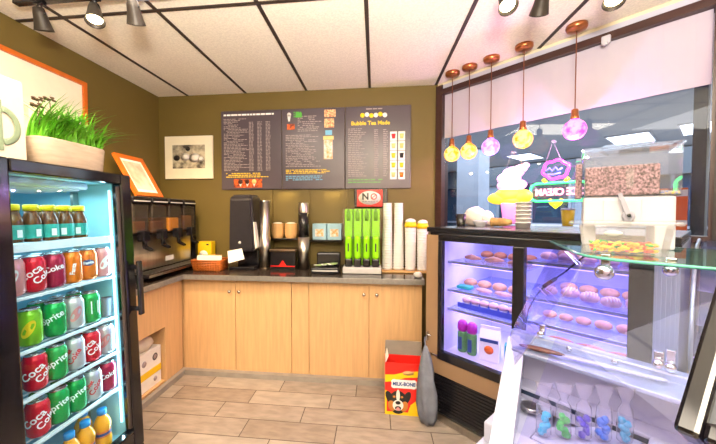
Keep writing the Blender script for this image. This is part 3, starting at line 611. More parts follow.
# ================================================================ DRINKS FRIDGE
def fridge():
    F = thing('display_fridge', 'tall black glass door drinks fridge full of cans along the left wall', 'fridge', FT)
    D = -.66; y0, y1, z0, z1 = -.11, .505, .032, 1.512
    b = B()
    b.box((D, y0, z0), (-.05, y0+.05, z1)); b.box((D, y1-.04, z0), (-.05, y1, z1)); b.box((D, y0+.05, z1-.035), (-.05, y1-.04, z1)); b.box((D, y0+.05, z0), (-.05, y1-.04, .25)); b.box((D, y0+.05, .25), (D+.03, y1-.04, z1-.035))
    b.done('cabinet_body', 'black', F)
    b = B()
    b.box((D+.03, y0+.05, .25), (D+.04, y1-.04, 1.477)); b.box((D+.04, y0+.05, .25), (-.06, y0+.056, 1.477)); b.box((D+.04, y1-.046, .25), (-.06, y1-.04, 1.477)); b.box((D+.04, y0+.056, 1.471), (-.06, y1-.046, 1.477)); b.box((D+.04, y0+.056, .25), (-.06, y1-.046, .262))
    b.done('liner', 'liner', F)
    b = B()
    b.box((-.048, y0, .20), (0, .0, z1), .006); b.box((-.048, .447, .20), (0, y1, z1), .006); b.box((-.048, 0, 1.465), (0, .447, z1), .006); b.box((-.048, 0, .20), (0, .447, .297), .006)
    d = b.done('door_frame', 'blackgloss', F)
    b = B(); b.box((-.03, 0, .297), (-.024, .447, 1.465)); b.done('door_glass', 'door_glass', d)
    b = B(); b.box((-.023, .437, .31), (-.012, .447, 1.455)); b.box((-.023, 0, .31), (-.016, .008, 1.455)); b.done('gasket', 'grid', d)
    b = B(); b.box((0, .475, .86), (.035, .497, .88), .004); b.box((0, .475, 1.06), (.035, .497, 1.08), .004); b.box((.028, .472, .84), (.045, .50, 1.10), .006); b.done('handle', 'black', d)
    b = B()
    for i in range(8): b.box((-.004, y0+.04, .05+.017*i), (-.0, y1-.04, .06+.017*i))
    b.box((-.045, y0, z0), (-.005, y1, .195)); b.done('kick_grille', 'black', F)
    b = B(); b.box((-.075, .450, .33), (-.066, .457, 1.44), .003); b.done('light_strip', 'ledstrip', F)
    b = B(); b.box((-.42, .02, 1.44), (-.12, .40, 1.47), .01)
    for i in range(9): b.box((-.40+.03*i, .04, 1.434), (-.39+.03*i, .38, 1.44))
    b.done('evaporator_cover', 'white', F)
    zs = [1.225, 1.038, .848, .68, .508]
    for k, z in enumerate(zs):
        b = B()
        for i in range(12): b.cyl((-.47+.036*i, y0+.06, z-.004), (-.47+.036*i, y1-.05, z-.004), .0035, n=6)
        for i in range(4): b.cyl((-.48, -.03+.15*i, z-.009), (-.058, -.03+.15*i, z-.009), .004, n=6)
        s_ = b.done('shelf', 'wire', F)
        b = B(); b.box((-.062, y0+.06, z-.03 if k == 0 else z-.010), (-.055, y1-.055, z+.002 if k == 0 else z+.001), .002); b.done('price_rail', 'wire', s_)
    b = B(); b.box((-.25, .43, .3), (-.235, .455, 1.44)); b.done('shelf_standard', 'steel', F)

    # cans -------------------------------------------------------------
    Rc, H = .0359, .132
    K = 1.04
    body = [(a*K, c_*K) for a, c_ in ((.023, 0), (.027, .002), (.0295, .006), (.0345, .013), (.0345, .106), (.0325, .112), (.0285, .120), (.0275, .124))]
    lid = [(a*K, c_*K) for a, c_ in ((.0278, .1235), (.0285, .1255), (.0285, .128), (.027, .128), (.0262, .1245), (.0, .1245))]
    protos = {}
    def can(kind, m, label):
        if kind in protos:
            src, tree = protos[kind]
            return dup(src, m, label, 'cans in the drinks fridge', tree)
        t = thing('soda_can', label, 'can', m, 'cans in the drinks fridge')
        col = {'coke': 'red', 'cherry': 'cherry', 'fanta': 'fanta', 'peach': 'fanta', 'sprite': 'green', 'ginger': 'green', 'lime': 'lime', 'diet': 'silver', 'white': 'silver', 'pink': 'pink'}[kind]
        b = B(); b.lathe(body, 24, cap=True); b.done('body', col, t)
        b = B(); b.lathe(lid, 24, cap=False); b.box((-.004, -.012, .1292), (.004, .010, .1308)); b.done('lid', 'canlid', t)
        def tx(body_, size, mt_, rot=0, dx=0, dz=.062, sx=1., bold=.0006):
            text('lettering', body_, size, mt_, t, T(0, 0, dz), .0003, bold, wrap=Rc+.0003, pre=T(dx, 0, 0) @ RZ(rot), sx=sx)
        if kind == 'coke': tx('Coca', .038, 'wtext', R(35), -.012, .07); tx('Cola', .034, 'wtext', R(35), .024, .055)
        elif kind == 'cherry':
            tx('Coke', .03, 'wtext', R(15), 0, .075)
        elif kind == 'fanta':
            b = B()
            b.lathe([(.022, 0), (.022, .0003), (.012, .0003), (0, .0003)], 18, sx=1, sy=.6); 
            for v in b.bm.verts: v.co = ((Rc+.0003+v.co.z)*math.cos(v.co.x/Rc), (Rc+.0003+v.co.z)*math.sin(v.co.x/Rc), v.co.y+.075)
            b.done('badge', 'navy', t); tx('Fanta', .017, 'wtext', R(8), 0, .075)
            for q in kids(t):
                if q.name.startswith('lettering'):
                    for v in q.data.vertices: v.co.x *= 1.012+.03*0; v.co.y *= 1.012
        elif kind == 'peach': tx('Fanta', .022, 'wtext', R(80), 0, .06)
        elif kind == 'sprite': tx('Sprite', .034, 'wtext', R(25), 0, .075)
        elif kind == 'ginger':
            b = B(); b.box((-.014, .04, 0), (.014, .095, .001), .0)
            for v in b.bm.verts: v.co = ((Rc+.0004+v.co.z)*math.cos(v.co.x/Rc), (Rc+.0004+v.co.z)*math.sin(v.co.x/Rc), v.co.y)
            b.done('label_panel', 'wtext', t)
        elif kind in ('lime', 'white', 'pink'):
            b = B(); pts = [(.017*math.cos(a)+.012*math.sin(a), .064+.030*math.sin(a)) for a in [2*PI*i/26 for i in range(26)]]
            f_ = [b.bm.verts.new(((Rc+.0006)*math.cos(x/Rc), (Rc+.0006)*math.sin(x/Rc), z)) for x, z in pts]
            cv = b.bm.verts.new((Rc+.0009, 0, .064))
            for i in range(26): b.bm.faces.new((cv, f_[i], f_[(i+1) % 26]))
            b.done('printed_oval', {'lime': 'yellow', 'white': 'pink', 'pink': 'cup'}[kind], t)
        elif kind == 'diet': tx('Diet', .022, 'rtext', R(55), -.014, .075); tx('Coke', .03, 'rtext', R(55), .008, .06)
        protos[kind] = (t, [(c, []) for c in kids(t)])
        return t
    names = {'coke': 'red cola can', 'cherry': 'dark red cherry cola can', 'fanta': 'navy-badged orange soda can', 'peach': 'plain orange soda can', 'sprite': 'green lemon soda can', 'ginger': 'green can with a white panel', 'lime': 'yellow-green lime can', 'diet': 'silver diet cola can', 'white': 'pale silver can', 'pink': 'pink can'}
    rows = [
      ('top can shelf', 1.043, [(.059, 'pink'), (.1315, 'coke'), (.205, 'cherry'), (.2772, 'peach'), (.3493, 'fanta'), (.4227, 'pink')]),
      ('second can shelf', .853, [(.108, 'lime'), (.198, 'sprite'), (.275, 'white'), (.352, 'ginger')]),
      ('third can shelf', .685, [(.116, 'coke'), (.193, 'sprite'), (.268, 'diet'), (.343, 'coke'), (.4185, 'white')]),
      ('lowest can shelf', .513, [(.116, 'coke'), (.19, 'sprite'), (.264, 'sprite'), (.34, 'diet'), (.4165, 'cherry')])]
    random.seed(11)
    for sh, z, row in rows:
        seen = {}
        for k, (y, kd) in enumerate(row):
            seen[kd] = seen.get(kd, 0)+1
            many = sum(1 for q in row if q[1] == kd) > 1
            o = ['first', 'second', 'third'][seen[kd]-1]+' ' if many else ''
            lab = f'{names[kd]} in the front row of the {sh}' if not many else f'{names[kd]}, {o}of its kind from the left, {sh} front'
            can(kd, FP(-.098, y, z, R(-38)+random.uniform(-.35, .35)), lab)
            nb = {'coke': 'red', 'sprite': 'green'}.get(kd, '')
            if k: can(kd, FP(-.172, y, z, R(-38)+random.uniform(-.5, .5)), f'{names[kd]}, behind the {o}one in front, {sh}')
    # iced tea bottles ---------------------------------------------------
    def tea(m, lab, src=[]):
        if src: return dup(src[0], m, lab, 'iced tea bottles', src[1])
        t = thing('tea_bottle', lab, 'bottle', m, 'iced tea bottles')
        b = B(); b.lathe([(.026, 0), (.029, .004), (.029, .075), (.027, .085), (.021, .10), (.019, .116)], 22); b.done('bottle', 'tea', t)
        b = B(); b.lathe([(.0296, .012), (.0296, .062)], 22, cap=False); l = b.done('label', 'teal', t)
        b = B(); b.box((-.008, .018, 0), (.008, .045, .001))
        for v in b.bm.verts: v.co = ((.0299+v.co.z)*math.cos(v.co.x/.03), (.0299+v.co.z)*math.sin(v.co.x/.03), v.co.y)
        b.done('label_patch', 'wtext', l)
        b = B(); b.lathe([(.022, .114), (.0225, .133), (.020, .136)], 22); b.done('cap', 'ycap', t)
        src += [t, [(c, kids(c)) for c in kids(t)]]
    ordn = ['first', 'second', 'third', 'fourth', 'fifth', 'sixth', 'seventh']
    for k, y in enumerate((.07, .132, .194, .256, .318)):
        tea(FP(-.095, y, 1.229, R(-35)+random.uniform(-.6, .6)), f'iced tea bottle with yellow cap, {ordn[k]} from the left in the front row')
        if k > 1: tea(FP(-.162, y+.01, 1.229, R(-35)+random.uniform(-.6, .6)), f'iced tea bottle with yellow cap, behind the {ordn[k]} bottle of the front row')
    def oj(m, lab, src=[]):
        if src: return dup(src[0], m, lab, 'orange juice bottles', src[1])
        t = thing('juice_bottle', lab, 'bottle', m, 'orange juice bottles')
        b = B(); b.lathe([(.029, 0), (.033, .006), (.033, .05), (.030, .06), (.030, .085), (.033, .095), (.033, .115), (.026, .135), (.017, .148), (.016, .16)], 22); b.done('bottle', 'juice', t)
        b = B(); b.lathe([(.0306, .058), (.0306, .087)], 22, cap=False); l = b.done('label', 'juicelabel', t)
        b = B(); b.lathe([(.0308, .066), (.0308, .078)], 22, cap=False); b.done('label_band', 'navy', l)
        b = B(); b.lathe([(.0185, .156), (.0185, .178), (.016, .18)], 20); b.done('cap', 'bluecap', t)
        src += [t, [(c, kids(c)) for c in kids(t)]]
    for k, (x, y, lab) in enumerate(((-.098, .225, 'orange juice bottle, leftmost on the fridge floor'), (-.10, .297, 'orange juice bottle, middle of the front row on the fridge floor'), (-.176, .36, 'orange juice bottle standing behind the others on the fridge floor'), (-.10, .38, 'orange juice bottle with its blue cap clear, nearest the fridge hinge side'))):
        oj(FP(x, y, .264 if k < 0 else .2625, R(-40)) , lab)
    t = thing('tumbler', 'dark grey tumbler at the end of the second can shelf', 'tumbler', FP(-.10, .431, .853)); b = B(); b.lathe([(.022, 0), (.027, .085), (.025, .085), (.02, .005)], 18, cap=False); b.lathe([(.022, 0), (0, .001)], 18, cap=False); b.done('body', 'greycloth', t)

    # on top of the fridge -------------------------------------------------
    t = thing('canvas_print', 'cream canvas with a sage green mug, on top of the fridge', 'picture', FP(-.06, -.272, 1.513))
    b = B(); b.box((-.03, 0, 0), (0, .375, .285), .003); b.done('canvas', 'canvas', t)
    b = B(); b.box((0, .13, .03), (.0025, .305, .20), .012); b.box((0, .15, .195), (.0025, .29, .215), .004); b.done('mug_shape', 'sage', t)
    b = B(); b.tube([(.0008, .305+.0+.045*math.cos(a), .115+.055*math.sin(a)) for a in [R(-88+11*i) for i in range(17)]], .011, 8)
    for v in b.bm.verts: v.co.x = .0002 if v.co.x < .0008 else .0026
    b.done('mug_handle', 'sage', t)
    t = thing('potted_grass', 'low beige planter of bright green grass on top of the fridge', 'plant', FP(-.025, .277, 1.513))
    b = B()
    n = 28
    def ring(z, k): return [(-.065+.062*k*math.copysign(abs(math.cos(a))**.6, math.cos(a)), 1.0*.148*k*math.copysign(abs(math.sin(a))**.45, math.sin(a)), z) for a in [2*PI*i/n for i in range(n)]]
    rs = [[b.bm.verts.new(p) for p in ring(z, k)] for z, k in ((0, .9), (.008, .94), (.10, 1.02), (.105, 1.0), (.104, .92), (.09, .9))]
    for a_, c_ in zip(rs, rs[1:]):
        for i in range(n): f = b.bm.faces.new((a_[i], a_[(i+1) % n], c_[(i+1) % n], c_[i])); f.smooth = True
    b.bm.faces.new(rs[0][::-1]); b.done('planter', 'planter', t)
    b = B(); b.lathe([(.132, .09), (0, .095)], 20, sx=.38, c=(-.065, 0, 0)); b.done('soil', 'soil', t)
    b = B(); random.seed(21)
    for i in range(560):
        px, py = -.065+random.uniform(-.045, .05), random.uniform(-.132, .125)
        a = random.uniform(0, 2*PI); L = random.uniform(.09, .20)*(1.1-.3*max(0, py)/.15); lean = random.uniform(.3, 1.15)+(.25 if py > .09 else 0)
        if py > .09: a = random.uniform(-.3, 1.9)
        if py < -.02: a = random.uniform(.1, 2.2)
        dx, dy = math.cos(a), math.sin(a); w = random.uniform(.0034, .0075); prev = None
        for k in range(6):
            f = k/5
            r_ = L*lean*f*f*.8; z = .09+L*(f-.28*lean*f*f*(1.2 if lean > .6 else 1)); ww = w*(1-f**1.6)+.0002
            c = Vector((px+dx*r_, py+dy*r_, z)); q = (b.bm.verts.new(c+Vector((-dy*ww, dx*ww, 0))), b.bm.verts.new(c-Vector((-dy*ww, dx*ww, 0))))
            if prev: b.bm.faces.new((prev[0], prev[1], q[1], q[0]))
            prev = q
    b.done('grass_blades', 'grass', t)
    b = B()
    for (y, z) in ((-.112, .25), (-.07, .265), (-.118, .225)):
        b.tube([(-.06, y+.02, .09), (-.055, y+.01, .17), (-.05, y, z)], .0015, 5)
        for k in range(7):
            a = k*.9; b.sph((-.05+.012*math.cos(a), y+.014*math.sin(a), z+.004*math.cos(3*a)), (.006, .009, .004), 6, 4)
    b.done('seed_heads', 'seed', t)

# ================================================================ FLOOR BOXES
def floor_items():
    t = thing('dog_biscuit_box', 'open red and yellow dog biscuit box with a dog face on the floor', 'box', T(.07, 2.05, 0) @ RZ(R(-1)))
    w, d, h = .255, .13, .345
    b = B(); b.box((0, 0, 0), (w, .003, h)); b.box((0, d-.003, 0), (w, d, h)); b.box((0, .003, 0), (.003, d-.003, h)); b.box((w-.003, .003, 0), (w, d-.003, h)); b.box((.003, .003, 0), (w-.003, d-.003, .003)); b.done('carton', 'redplastic', t)
    b = B(); b.prism([(0, d-.003, h), (w, d-.003, h), (w-.004, d+.03, h+.085), (.004, d+.03, h+.085)], (0, .003, 0)); b.done('back_flap', 'cardin', t)
    b = B(); b.prism([(.003, .01, h), (.003, d-.01, h), (.012, d-.02, h+.05), (.02, .02, h+.035)], (.003, 0, 0)); b.done('side_flap', 'paper', t)
    def fr(name, pts, mt, dy, par=t):
        b = B(); b.prism([(x, -dy-.0012, z) for x, z in pts], (0, .0012, 0)); return b.done(name, mt, par)
    fr('yellow_band', [(0, .265), (0, .215), (.06, .225), (.13, .25), (w, .262), (w, .305), (.12, .285), (.06, .268)], 'yellow', .0002)
    fr('yellow_panel', [(0, 0), (0, .16), (.012, .16), (.012, .02), (.15, .02), (.16, .055), (w, .062), (w, 0)], 'yellow', .0002)
    fr('yellow_corner', [(.155, 0), (w, 0), (w, .11), (.2, .1), (.165, .07)], 'yellow', .0015)
    bone = []
    for cx, cz, a0, a1 in ((.185, .222, -30, 120), (.06, .222, 60, 210), (.06, .195, 150, 300), (.185, .195, 240, 390)):
        for i in range(7):
            a = R(a0+(a1-a0)*i/6); bone.append((cx+.02*math.cos(a), cz+.017*math.sin(a)))
    fr('bone_badge', bone, 'wtext', .0016)
    text('lettering', 'MILK-BONE', .033, 'navy', t, T(.1225, -.0035, .208) @ FACE, .0004, .0012, sx=.86)
    b = B(); b.lathe([(.028, 0), (.028, .001), (0, .001)], 14, sx=1.3, sy=.5, m=T(.15, -.001, .282) @ RX(PI/2)); b.cyl((.12, -.002, .276), (.185, -.002, .292), .005); b.done('biscuit_picture', 'kraft', t)
    # the dog's face, printed
    def disc(name, cx, cz, rx, rz, mt, dy, par, tilt=0):
        b = B(); b.prism([(cx+rx*math.cos(a)*math.cos(tilt)-rz*math.sin(a)*math.sin(tilt), -dy-.0006, cz+rx*math.cos(a)*math.sin(tilt)+rz*math.sin(a)*math.cos(tilt)) for a in [2*PI*i/22 for i in range(22)]], (0, .0006, 0)); return b.done(name, mt, par)
    f = disc('dog_face', .085, .085, .062, .078, 'dogblack', .002, t)
    disc('ear', .03, .115, .022, .045, 'dogblack', .0022, f, .4); disc('ear', .142, .118, .022, .045, 'dogblack', .0022, f, -.4)
    disc('cheek', .045, .06, .024, .035, 'dogtan', .0027, f, .3); disc('cheek', .125, .06, .024, .035, 'dogtan', .0027, f, -.3)
    disc('blaze', .085, .13, .012, .04, 'dogwhite', .0027, f); disc('muzzle', .085, .066, .035, .036, 'dogwhite', .0033, f)
    disc('brow', .06, .122, .009, .007, 'dogtan', .0033, f); disc('brow', .11, .122, .009, .007, 'dogtan', .0033, f)
    disc('eye', .062, .108, .008, .007, 'btext', .004, f); disc('eye', .108, .108, .008, .007, 'btext', .004, f)
    disc('nose', .085, .083, .017, .012, 'btext', .0039, f); disc('mouth', .085, .047, .02, .014, 'btext', .0039, f); disc('tongue', .085, .042, .012, .012, 'can_red' if False else 'pink', .0045, f)
    # white carton with a bag by the fridge
    t = thing('carton', 'white carton with a yellow band on the floor beside the fridge', 'carton', T(-1.745, 1.96, .0485))
    b = B(); b.box((0, 0, 0), (.12, .235, .28), .003); b.done('box', 'paper', t)
    b = B(); b.box((.1202, 0, .09), (.1214, .235, .14)); b.done('yellow_band', 'yellow', t)
    for (y, z, r_) in ((.06, .205, .022), (.17, .215, .027), (.17, .05, .018)):
        b = B(); b.lathe([(r_, 0), (r_, .001), (0, .001)], 18, m=T(.1203, y, z) @ RY(PI/2)); b.done('printed_mark', 'greytext', t)
    for (y, z) in ((.17, .215),):
        b = B(); b.tube([(.1218, y+.022*math.cos(a*PI/10), z+.022*math.sin(a*PI/10)) for a in range(20)], .003, 6, closed=True); b.done('ring_mark', 'btext', t)
    b = B(); random.seed(9); b.sph((0, 0, .04), (.055, .1, .05), 18, 9, jit=.16)
    for v in b.bm.verts: v.co.z = max(v.co.z, 0)
    tag(b.done('paper_bag', 'canvas', None, T(-1.685, 2.075, .3295)), 'crumpled cream bag lying on the white carton', 'bag')

# ================================================================ CEILING FIXTURES
def lights_fix():
    t = thing('ceiling_light', 'recessed fluorescent ceiling panel above the counter, cut by the top edge', 'ceiling light', T(-1.02, 1.03, CEIL))
    b = B(); b.box((-.29, -.59, -.012), (.29, .59, -.004), .003); b.done('diffuser', 'diffuser', t)
    b = B(); b.box((-.30, -.6, -.014), (-.29, .6, -.002)); b.box((.29, -.6, -.014), (.30, .6, -.002)); b.box((-.29, .59, -.014), (.29, .6, -.002)); b.box((-.29, -.6, -.014), (.29, -.59, -.002)); b.done('frame', 'whitemetal', t)
    def track(x0, x1, y, lab):
        t = thing('lighting_track', lab, 'lighting track', T(0, y, 0), 'lighting tracks')
        b = B(); b.box((x0, -.018, CEIL-.035), (x1, .018, CEIL-.005), .003); b.done('rail', 'black', t)
    track(-1.98, -1.12, 1.555, 'black lighting track on the ceiling above the fridge')
    track(.3, 1.9, 1.70, 'black lighting track on the ceiling near the pendant lamps')
    def spot(x, y, aim, lab, power, on=True):
        t = thing('spotlight', lab, 'spotlight', T(x, y, CEIL-.035), 'track spotlights')
        b = B(); b.cyl((0, 0, 0), (0, 0, -.03), .012, n=10); b.box((-.03, -.012, -.012), (.03, .012, 0), .002); b.done('stem', 'black', t)
        b = B(); b.tube([(.03*math.cos(a), 0, -.055+.03*math.sin(a)) for a in [R(200-22*i) for i in range(11)]], .004, 6); b.done('yoke', 'black', t)
        d = Vector(aim).normalized(); rot = (-d).to_track_quat('Z', 'Y').to_matrix().to_4x4(); m = T(0, 0, -.06) @ rot
        b = B(); b.lathe([(.016, .035), (.024, .03), (.03, .005), (.034, -.03), (.044, -.075), (.046, -.08), (.043, -.078), (.032, -.03), (.02, 0), (0, 0)], 24, m=m, cap=False); b.lathe([(.016, .035), (0, .036)], 24, m=m, cap=False); b.done('shade', 'spotshell', t)
        b = B(); b.lathe([(.012, -.0), (.022, -.02), (.034, -.055), (.036, -.06), (0, -.062)], 20, m=m, cap=False); b.done('lamp', 'lampface', t)
        L = bpy.data.lights.new('spot_lamp', 'SPOT'); L.energy = power; L.spot_size = R(85); L.spot_blend = .8; L.color = (1, .68, .36); L.shadow_soft_size = .035
        o = bpy.data.objects.new('spot_lamp', L); C.objects.link(o); o.matrix_world = T(x, y, CEIL-.035) @ m @ T(0, 0, -.095)
    spot(-1.83, 1.555, (-.1, .35, -.9), 'leftmost track spotlight above the fridge, aimed at the wall', 65)
    spot(-1.50, 1.555, (.25, -.25, -.95), 'middle of the three left track spotlights, bright lamp showing', 30)
    spot(-1.275, 1.555, (-.22, .5, -.75), 'rightmost of the three left track spotlights, turned away', 115)
    spot(.655, 1.70, (0, -.5, -.8), 'bright track spotlight nearest the copper pendants', 10)
    spot(.835, 1.70, (.1, .6, -.6), 'dark track spotlight turned away at the top edge', 10)
    spot(1.165, 1.70, (-.25, -.35, -.9), 'track spotlight farthest along the right hand track', 10)
    # pendant bulbs in front of the window
    cols = [(.225, 1.83, 'amber', 'amber globe pendant, first from the back wall'), (.375, 1.83, 'amber', 'amber globe pendant, second from the back wall'), (.55, 1.838, 'violet', 'violet globe pendant hanging between amber ones'), (.778, 1.855, 'amber', 'largest looking amber globe pendant, beside the magenta one'), (1.082, 1.862, 'magenta', 'magenta globe pendant above the candy dispenser')]
    for s_, z, c_, lab in cols:
        t = thing('pendant_lamp', lab+' with copper canopy', 'pendant lamp', WT(s_, .13, CEIL), 'globe pendants')
        b = B(); b.lathe([(.0, -.036), (.02, -.036), (.052, -.03), (.058, -.018), (.058, 0)], 28); b.done('canopy', 'copper', t)
        dz = z-CEIL
        b = B(); b.cyl((0, 0, -.034), (0, 0, dz+.125), .0032, n=8); b.done('cord', 'cord', t)
        b = B(); b.lathe([(.006, .132), (.019, .125), (.021, .085), (.024, .082), (.024, .066), (.02, .06)], 20, c=(0, 0, dz)); b.done('socket', 'copper', t)
        b = B(); b.lathe([(0, -.064)]+[(.064*math.sin(a), -.064*math.cos(a)) for a in [PI*i/14 for i in range(1, 13)]]+[(.022, .068), (.019, .08)], 26, c=(0, 0, dz)); b.done('bulb', c_, t)
        L = bpy.data.lights.new('bulb_glow', 'POINT'); L.energy = {'amber': 1.5, 'violet': 8, 'magenta': 16}[c_]; L.shadow_soft_size = .008; L.color = {'amber': (1, .6, .25), 'violet': (.6, .35, 1), 'magenta': (1, .35, .9)}[c_]
        o = bpy.data.objects.new('bulb_glow', L); C.objects.link(o); o.matrix_world = WT(s_, .13, z-.14)

# ================================================================ PASTRY CASE (local: x along the wall, y away from the room)
def pastry_case():
    t = thing('pastry_case', 'lit sliding door pastry case set diagonally under the window', 'display case', WT(.46, .82, 0))
    W, D, H = 1.13, .74, 1.238          # y from 0 (front) to D (back)
    b = B(); b.box((0, 0, H-.03), (W, D, H), .004); b.done('top', 'black', t)
    b = B(); b.box((0, .0, .42), (.09, .04, 1.19)); b.box((0, .04, .42), (.03, D, 1.2)); b.box((0, 0, .02), (.03, D, .42)); b.done('side_panel', 'case_tan', t)
    b = B(); b.box((.03, 0, .30), (W, .02, .40)); b.done('lower_panel', 'case_tan', t)
    b = B(); b.box((.03, 0, 1.19), (W, .04, H-.03)); b.box((.09, -.008, 1.155), (1.0, .03, 1.20), .004); b.box((.09, -.008, .40), (1.0, .03, .455), .004); b.box((.09, -.008, .455), (.118, .03, 1.155), .004); b.box((.985, -.008, .40), (1.06, .03, 1.20), .004)
    fr = b.done('door_frame', 'black', t)
    b = B(); b.box((.535, -.012, .455), (.592, .028, 1.155), .004); b.done('mullion', 'black', fr)
    b = B(); b.box((.118, .006, .455), (.54, .011, 1.155)); b.done('door_glass', 'case_glass', t)
    b = B(); b.box((.588, .016, .455), (.985, .021, 1.155)); b.done('door_glass', 'case_glass', t)
    b = B(); b.box((1.06, -.004, .40), (W, D, 1.2)); 
    for i in range(5): b.box((1.063+.013*i, -.008, .42), (1.068+.013*i, -.004, 1.18))
    b.done('end_post', 'alu', t)
    b = B(); b.box((.03, D-.02, .42), (1.06, D, H-.04)); b.box((.03, .03, .40), (1.06, D-.02, .43)); b.box((.095, .045, .43), (.1, D-.02, 1.2)); b.box((1.045, .03, .43), (1.06, D-.02, 1.2)); b.box((.1, .04, 1.195), (1.05, D-.02, 1.207)); b.done('liner', 'case_in', t)
    for x0, x1, zs in ((.1, .555, (1.022, .838, .715)), (.57, 1.045, (1.075, .885, .755, .62))):
        for z in zs:
            b = B(); b.box((x0, .10, z-.012), (x1, D-.03, z-.003)); s_ = b.done('shelf', 'shelfglass', t)
            b = B(); b.box((x0, .092, z-.016), (x1, .10, z)); b.done('shelf_rail', 'alu', s_)
            b = B(); b.box((x0+.02, .104, z-.022), (x1-.02, .116, z-.013)); b.done('led_strip', 'purpleled', s_)
    b = B()
    b.box((.03, .01, .05), (W, .03, .30)); 
    for i in range(11): b.box((.05, .004, .07+.02*i), (.50, .012, .08+.02*i)); b.box((.55, .004, .07+.02*i), (W-.05, .012, .08+.02*i))
    b.done('vent_grille', 'black', t)
    b = B(); b.box((.515, .0, .05), (.535, .012, .29)); b.box((.03, -.006, .0), (W, .03, .05), .004); b.done('bottom_rail', 'steel', t)
    b = B(); b.box((.018, -.03, .50), (.03, 0, .56), .004); b.cyl((.024, -.03, .545), (.055, -.03, .545), .005); b.done('latch', 'chrome', t)
    # ---- pastries
    def bun(s_, e, z, r, mt, lab, grp, kind='bun', rz=0.):
        m = WT(s_, e, z, rz)
        if kind == 'bun':
            b = B(); b.sph((0, 0, r*.42), (r, r, r*.62), 20, 10, fn=lambda v: (v.x*(1+.04*math.sin(5*math.atan2(v.y, v.x))), v.y*(1+.04*math.sin(5*math.atan2(v.y, v.x))), max(v.z, -.68)))
            o = b.done('bread_bun', mt, None, m, True); tag(o, lab, 'pastry', grp)
        elif kind == 'concha':
            t_ = thing('sweet_bun', lab, 'pastry', m, grp)
            b = B(); b.sph((0, 0, r*.42), (r, r, r*.66), 22, 10, fn=lambda v: (v.x, v.y, max(v.z, -.64))); b.done('bun', mt, t_, None, True)
            b = B()
            for k in range(5):
                x = -.6+.3*k
                b.tube([(r*x*math.cos(a)*.0+r*x+r*.12*math.cos(a*2), r*1.0*math.sin(a)*math.sqrt(max(0, 1-x*x)), r*.42+r*.675*math.sqrt(max(0, 1-x*x))*math.cos(a)) for a in [R(-62+15.5*i) for i in range(9)]], r*.06, 6)
            b.done('sugar_crust', 'icing', t_)
        elif kind == 'croissant':
            b = B(); n = 15; pts = []; rr = []
            for i in range(n):
                a = R(-75+150*i/(n-1)); f = 1-abs(i-(n-1)/2)/((n-1)/2)
                pts.append((r*1.5*math.sin(a), -r*.9*math.cos(a)+r*.5, r*.45*(.45+.55*f))); rr.append(r*(.16+.34*f)*(1+.13*(i % 2)))
            b.tube(pts, rr, 12); o = b.done('croissant', mt, None, m); tag(o, lab, 'pastry', grp)
        elif kind == 'loaf':
            b = B(); b.sph((0, 0, r*.4), (r*1.9, r*.8, r*.5), 22, 10, fn=lambda v: (v.x*(1+.03*math.sin(14*v.x)), v.y*(1+.05*math.sin(14*v.x)), max(v.z, -.75)))
            o = b.done('sweet_roll', mt, None, m, True); tag(o, lab, 'pastry', grp)
    o9 = ['first', 'second', 'third', 'fourth', 'fifth', 'sixth']
    Lh, Rh = "left case half", "right case half"
    for k in range(3): bun(.65+.14*k, .58, 1.025, .036, 'bread', f'croissant, {o9[k]} from the left on the top shelf, {Lh}', 'top shelf croissants', 'croissant', .3*k)
    for k in range(4): bun(.66+.09*k, .40, 1.025, .041, 'bread3', f'round roll, {o9[k]} from the left behind the croissants, {Lh}', 'top shelf rear rolls')
    for k in range(4): bun(.613+.095*k, .53, .841, .043, 'bread', f'small bun, {o9[k]} from the left on the middle shelf, {Lh}', 'middle shelf buns')
    for k in range(3): bun(.765+.115*k, .66, .841, .028, 'bread2', f'long roll, {o9[k]} from the left at the middle shelf front, {Lh}', 'middle shelf rolls', 'loaf', -.1)
    b = B(); b.box((-.045, -.03, 0), (.045, .03, .022), .006); tag(b.done('snack_pack', 'teal', None, WT(.645, .66, .841, .1)), 'flat teal snack pack at the middle shelf front', 'packet')
    tr = thing('muffin_tray', 'blue tray of small pale muffins on the low left shelf', 'tray', WT(.79, .62, .718)); b = B(); b.box((-.19, -.05, 0), (.17, .05, .008), .003); b.box((-.19, -.052, .0), (.17, -.048, .03)); b.box((-.19, .048, 0), (.17, .052, .03)); b.done('tray', 'bluetray', tr)
    for k in range(6):
        m_ = thing('muffin', f'pale muffin, {o9[k]} from the left in the blue tray', 'pastry', WT(.635+.058*k, .62, .7265), 'muffins in the blue tray')
        b = B(); b.lathe([(.018, 0), (.025, .028)], 16); b.done('paper_case', 'paper', m_)
        b = B(); b.sph((0, 0, .032), (.029, .029, .02), 16, 8); b.done('top', 'bread2', m_)
    for k in range(5): bun(1.09+.085*k, .60, 1.078, .039, 'bread2', f'round bun, {o9[k]} from the left on the top shelf, {Rh}', 'top shelf buns')
    for k in range(4): bun(1.13+.09*k, .44, 1.078, .042, 'bread', f'round bun, {o9[k]} from the left in the top shelf rear row, {Rh}', 'top shelf rear buns')
    for k, (s_, e, r) in enumerate(((1.095, .60, .041), (1.185, .57, .043), (1.275, .61, .042), (1.362, .64, .04), (1.45, .60, .0435))): bun(s_, e, .888, r, 'bread2', f'striped sweet bun, {o9[k]} from the left on the second shelf, {Rh}', 'striped sweet buns', 'concha', .2*k)
    for k in range(4): bun(1.14+.09*k, .42, .888, .042, 'bread', f'plain bun, {o9[k]} from the left behind the striped sweet buns', 'second shelf rear buns')
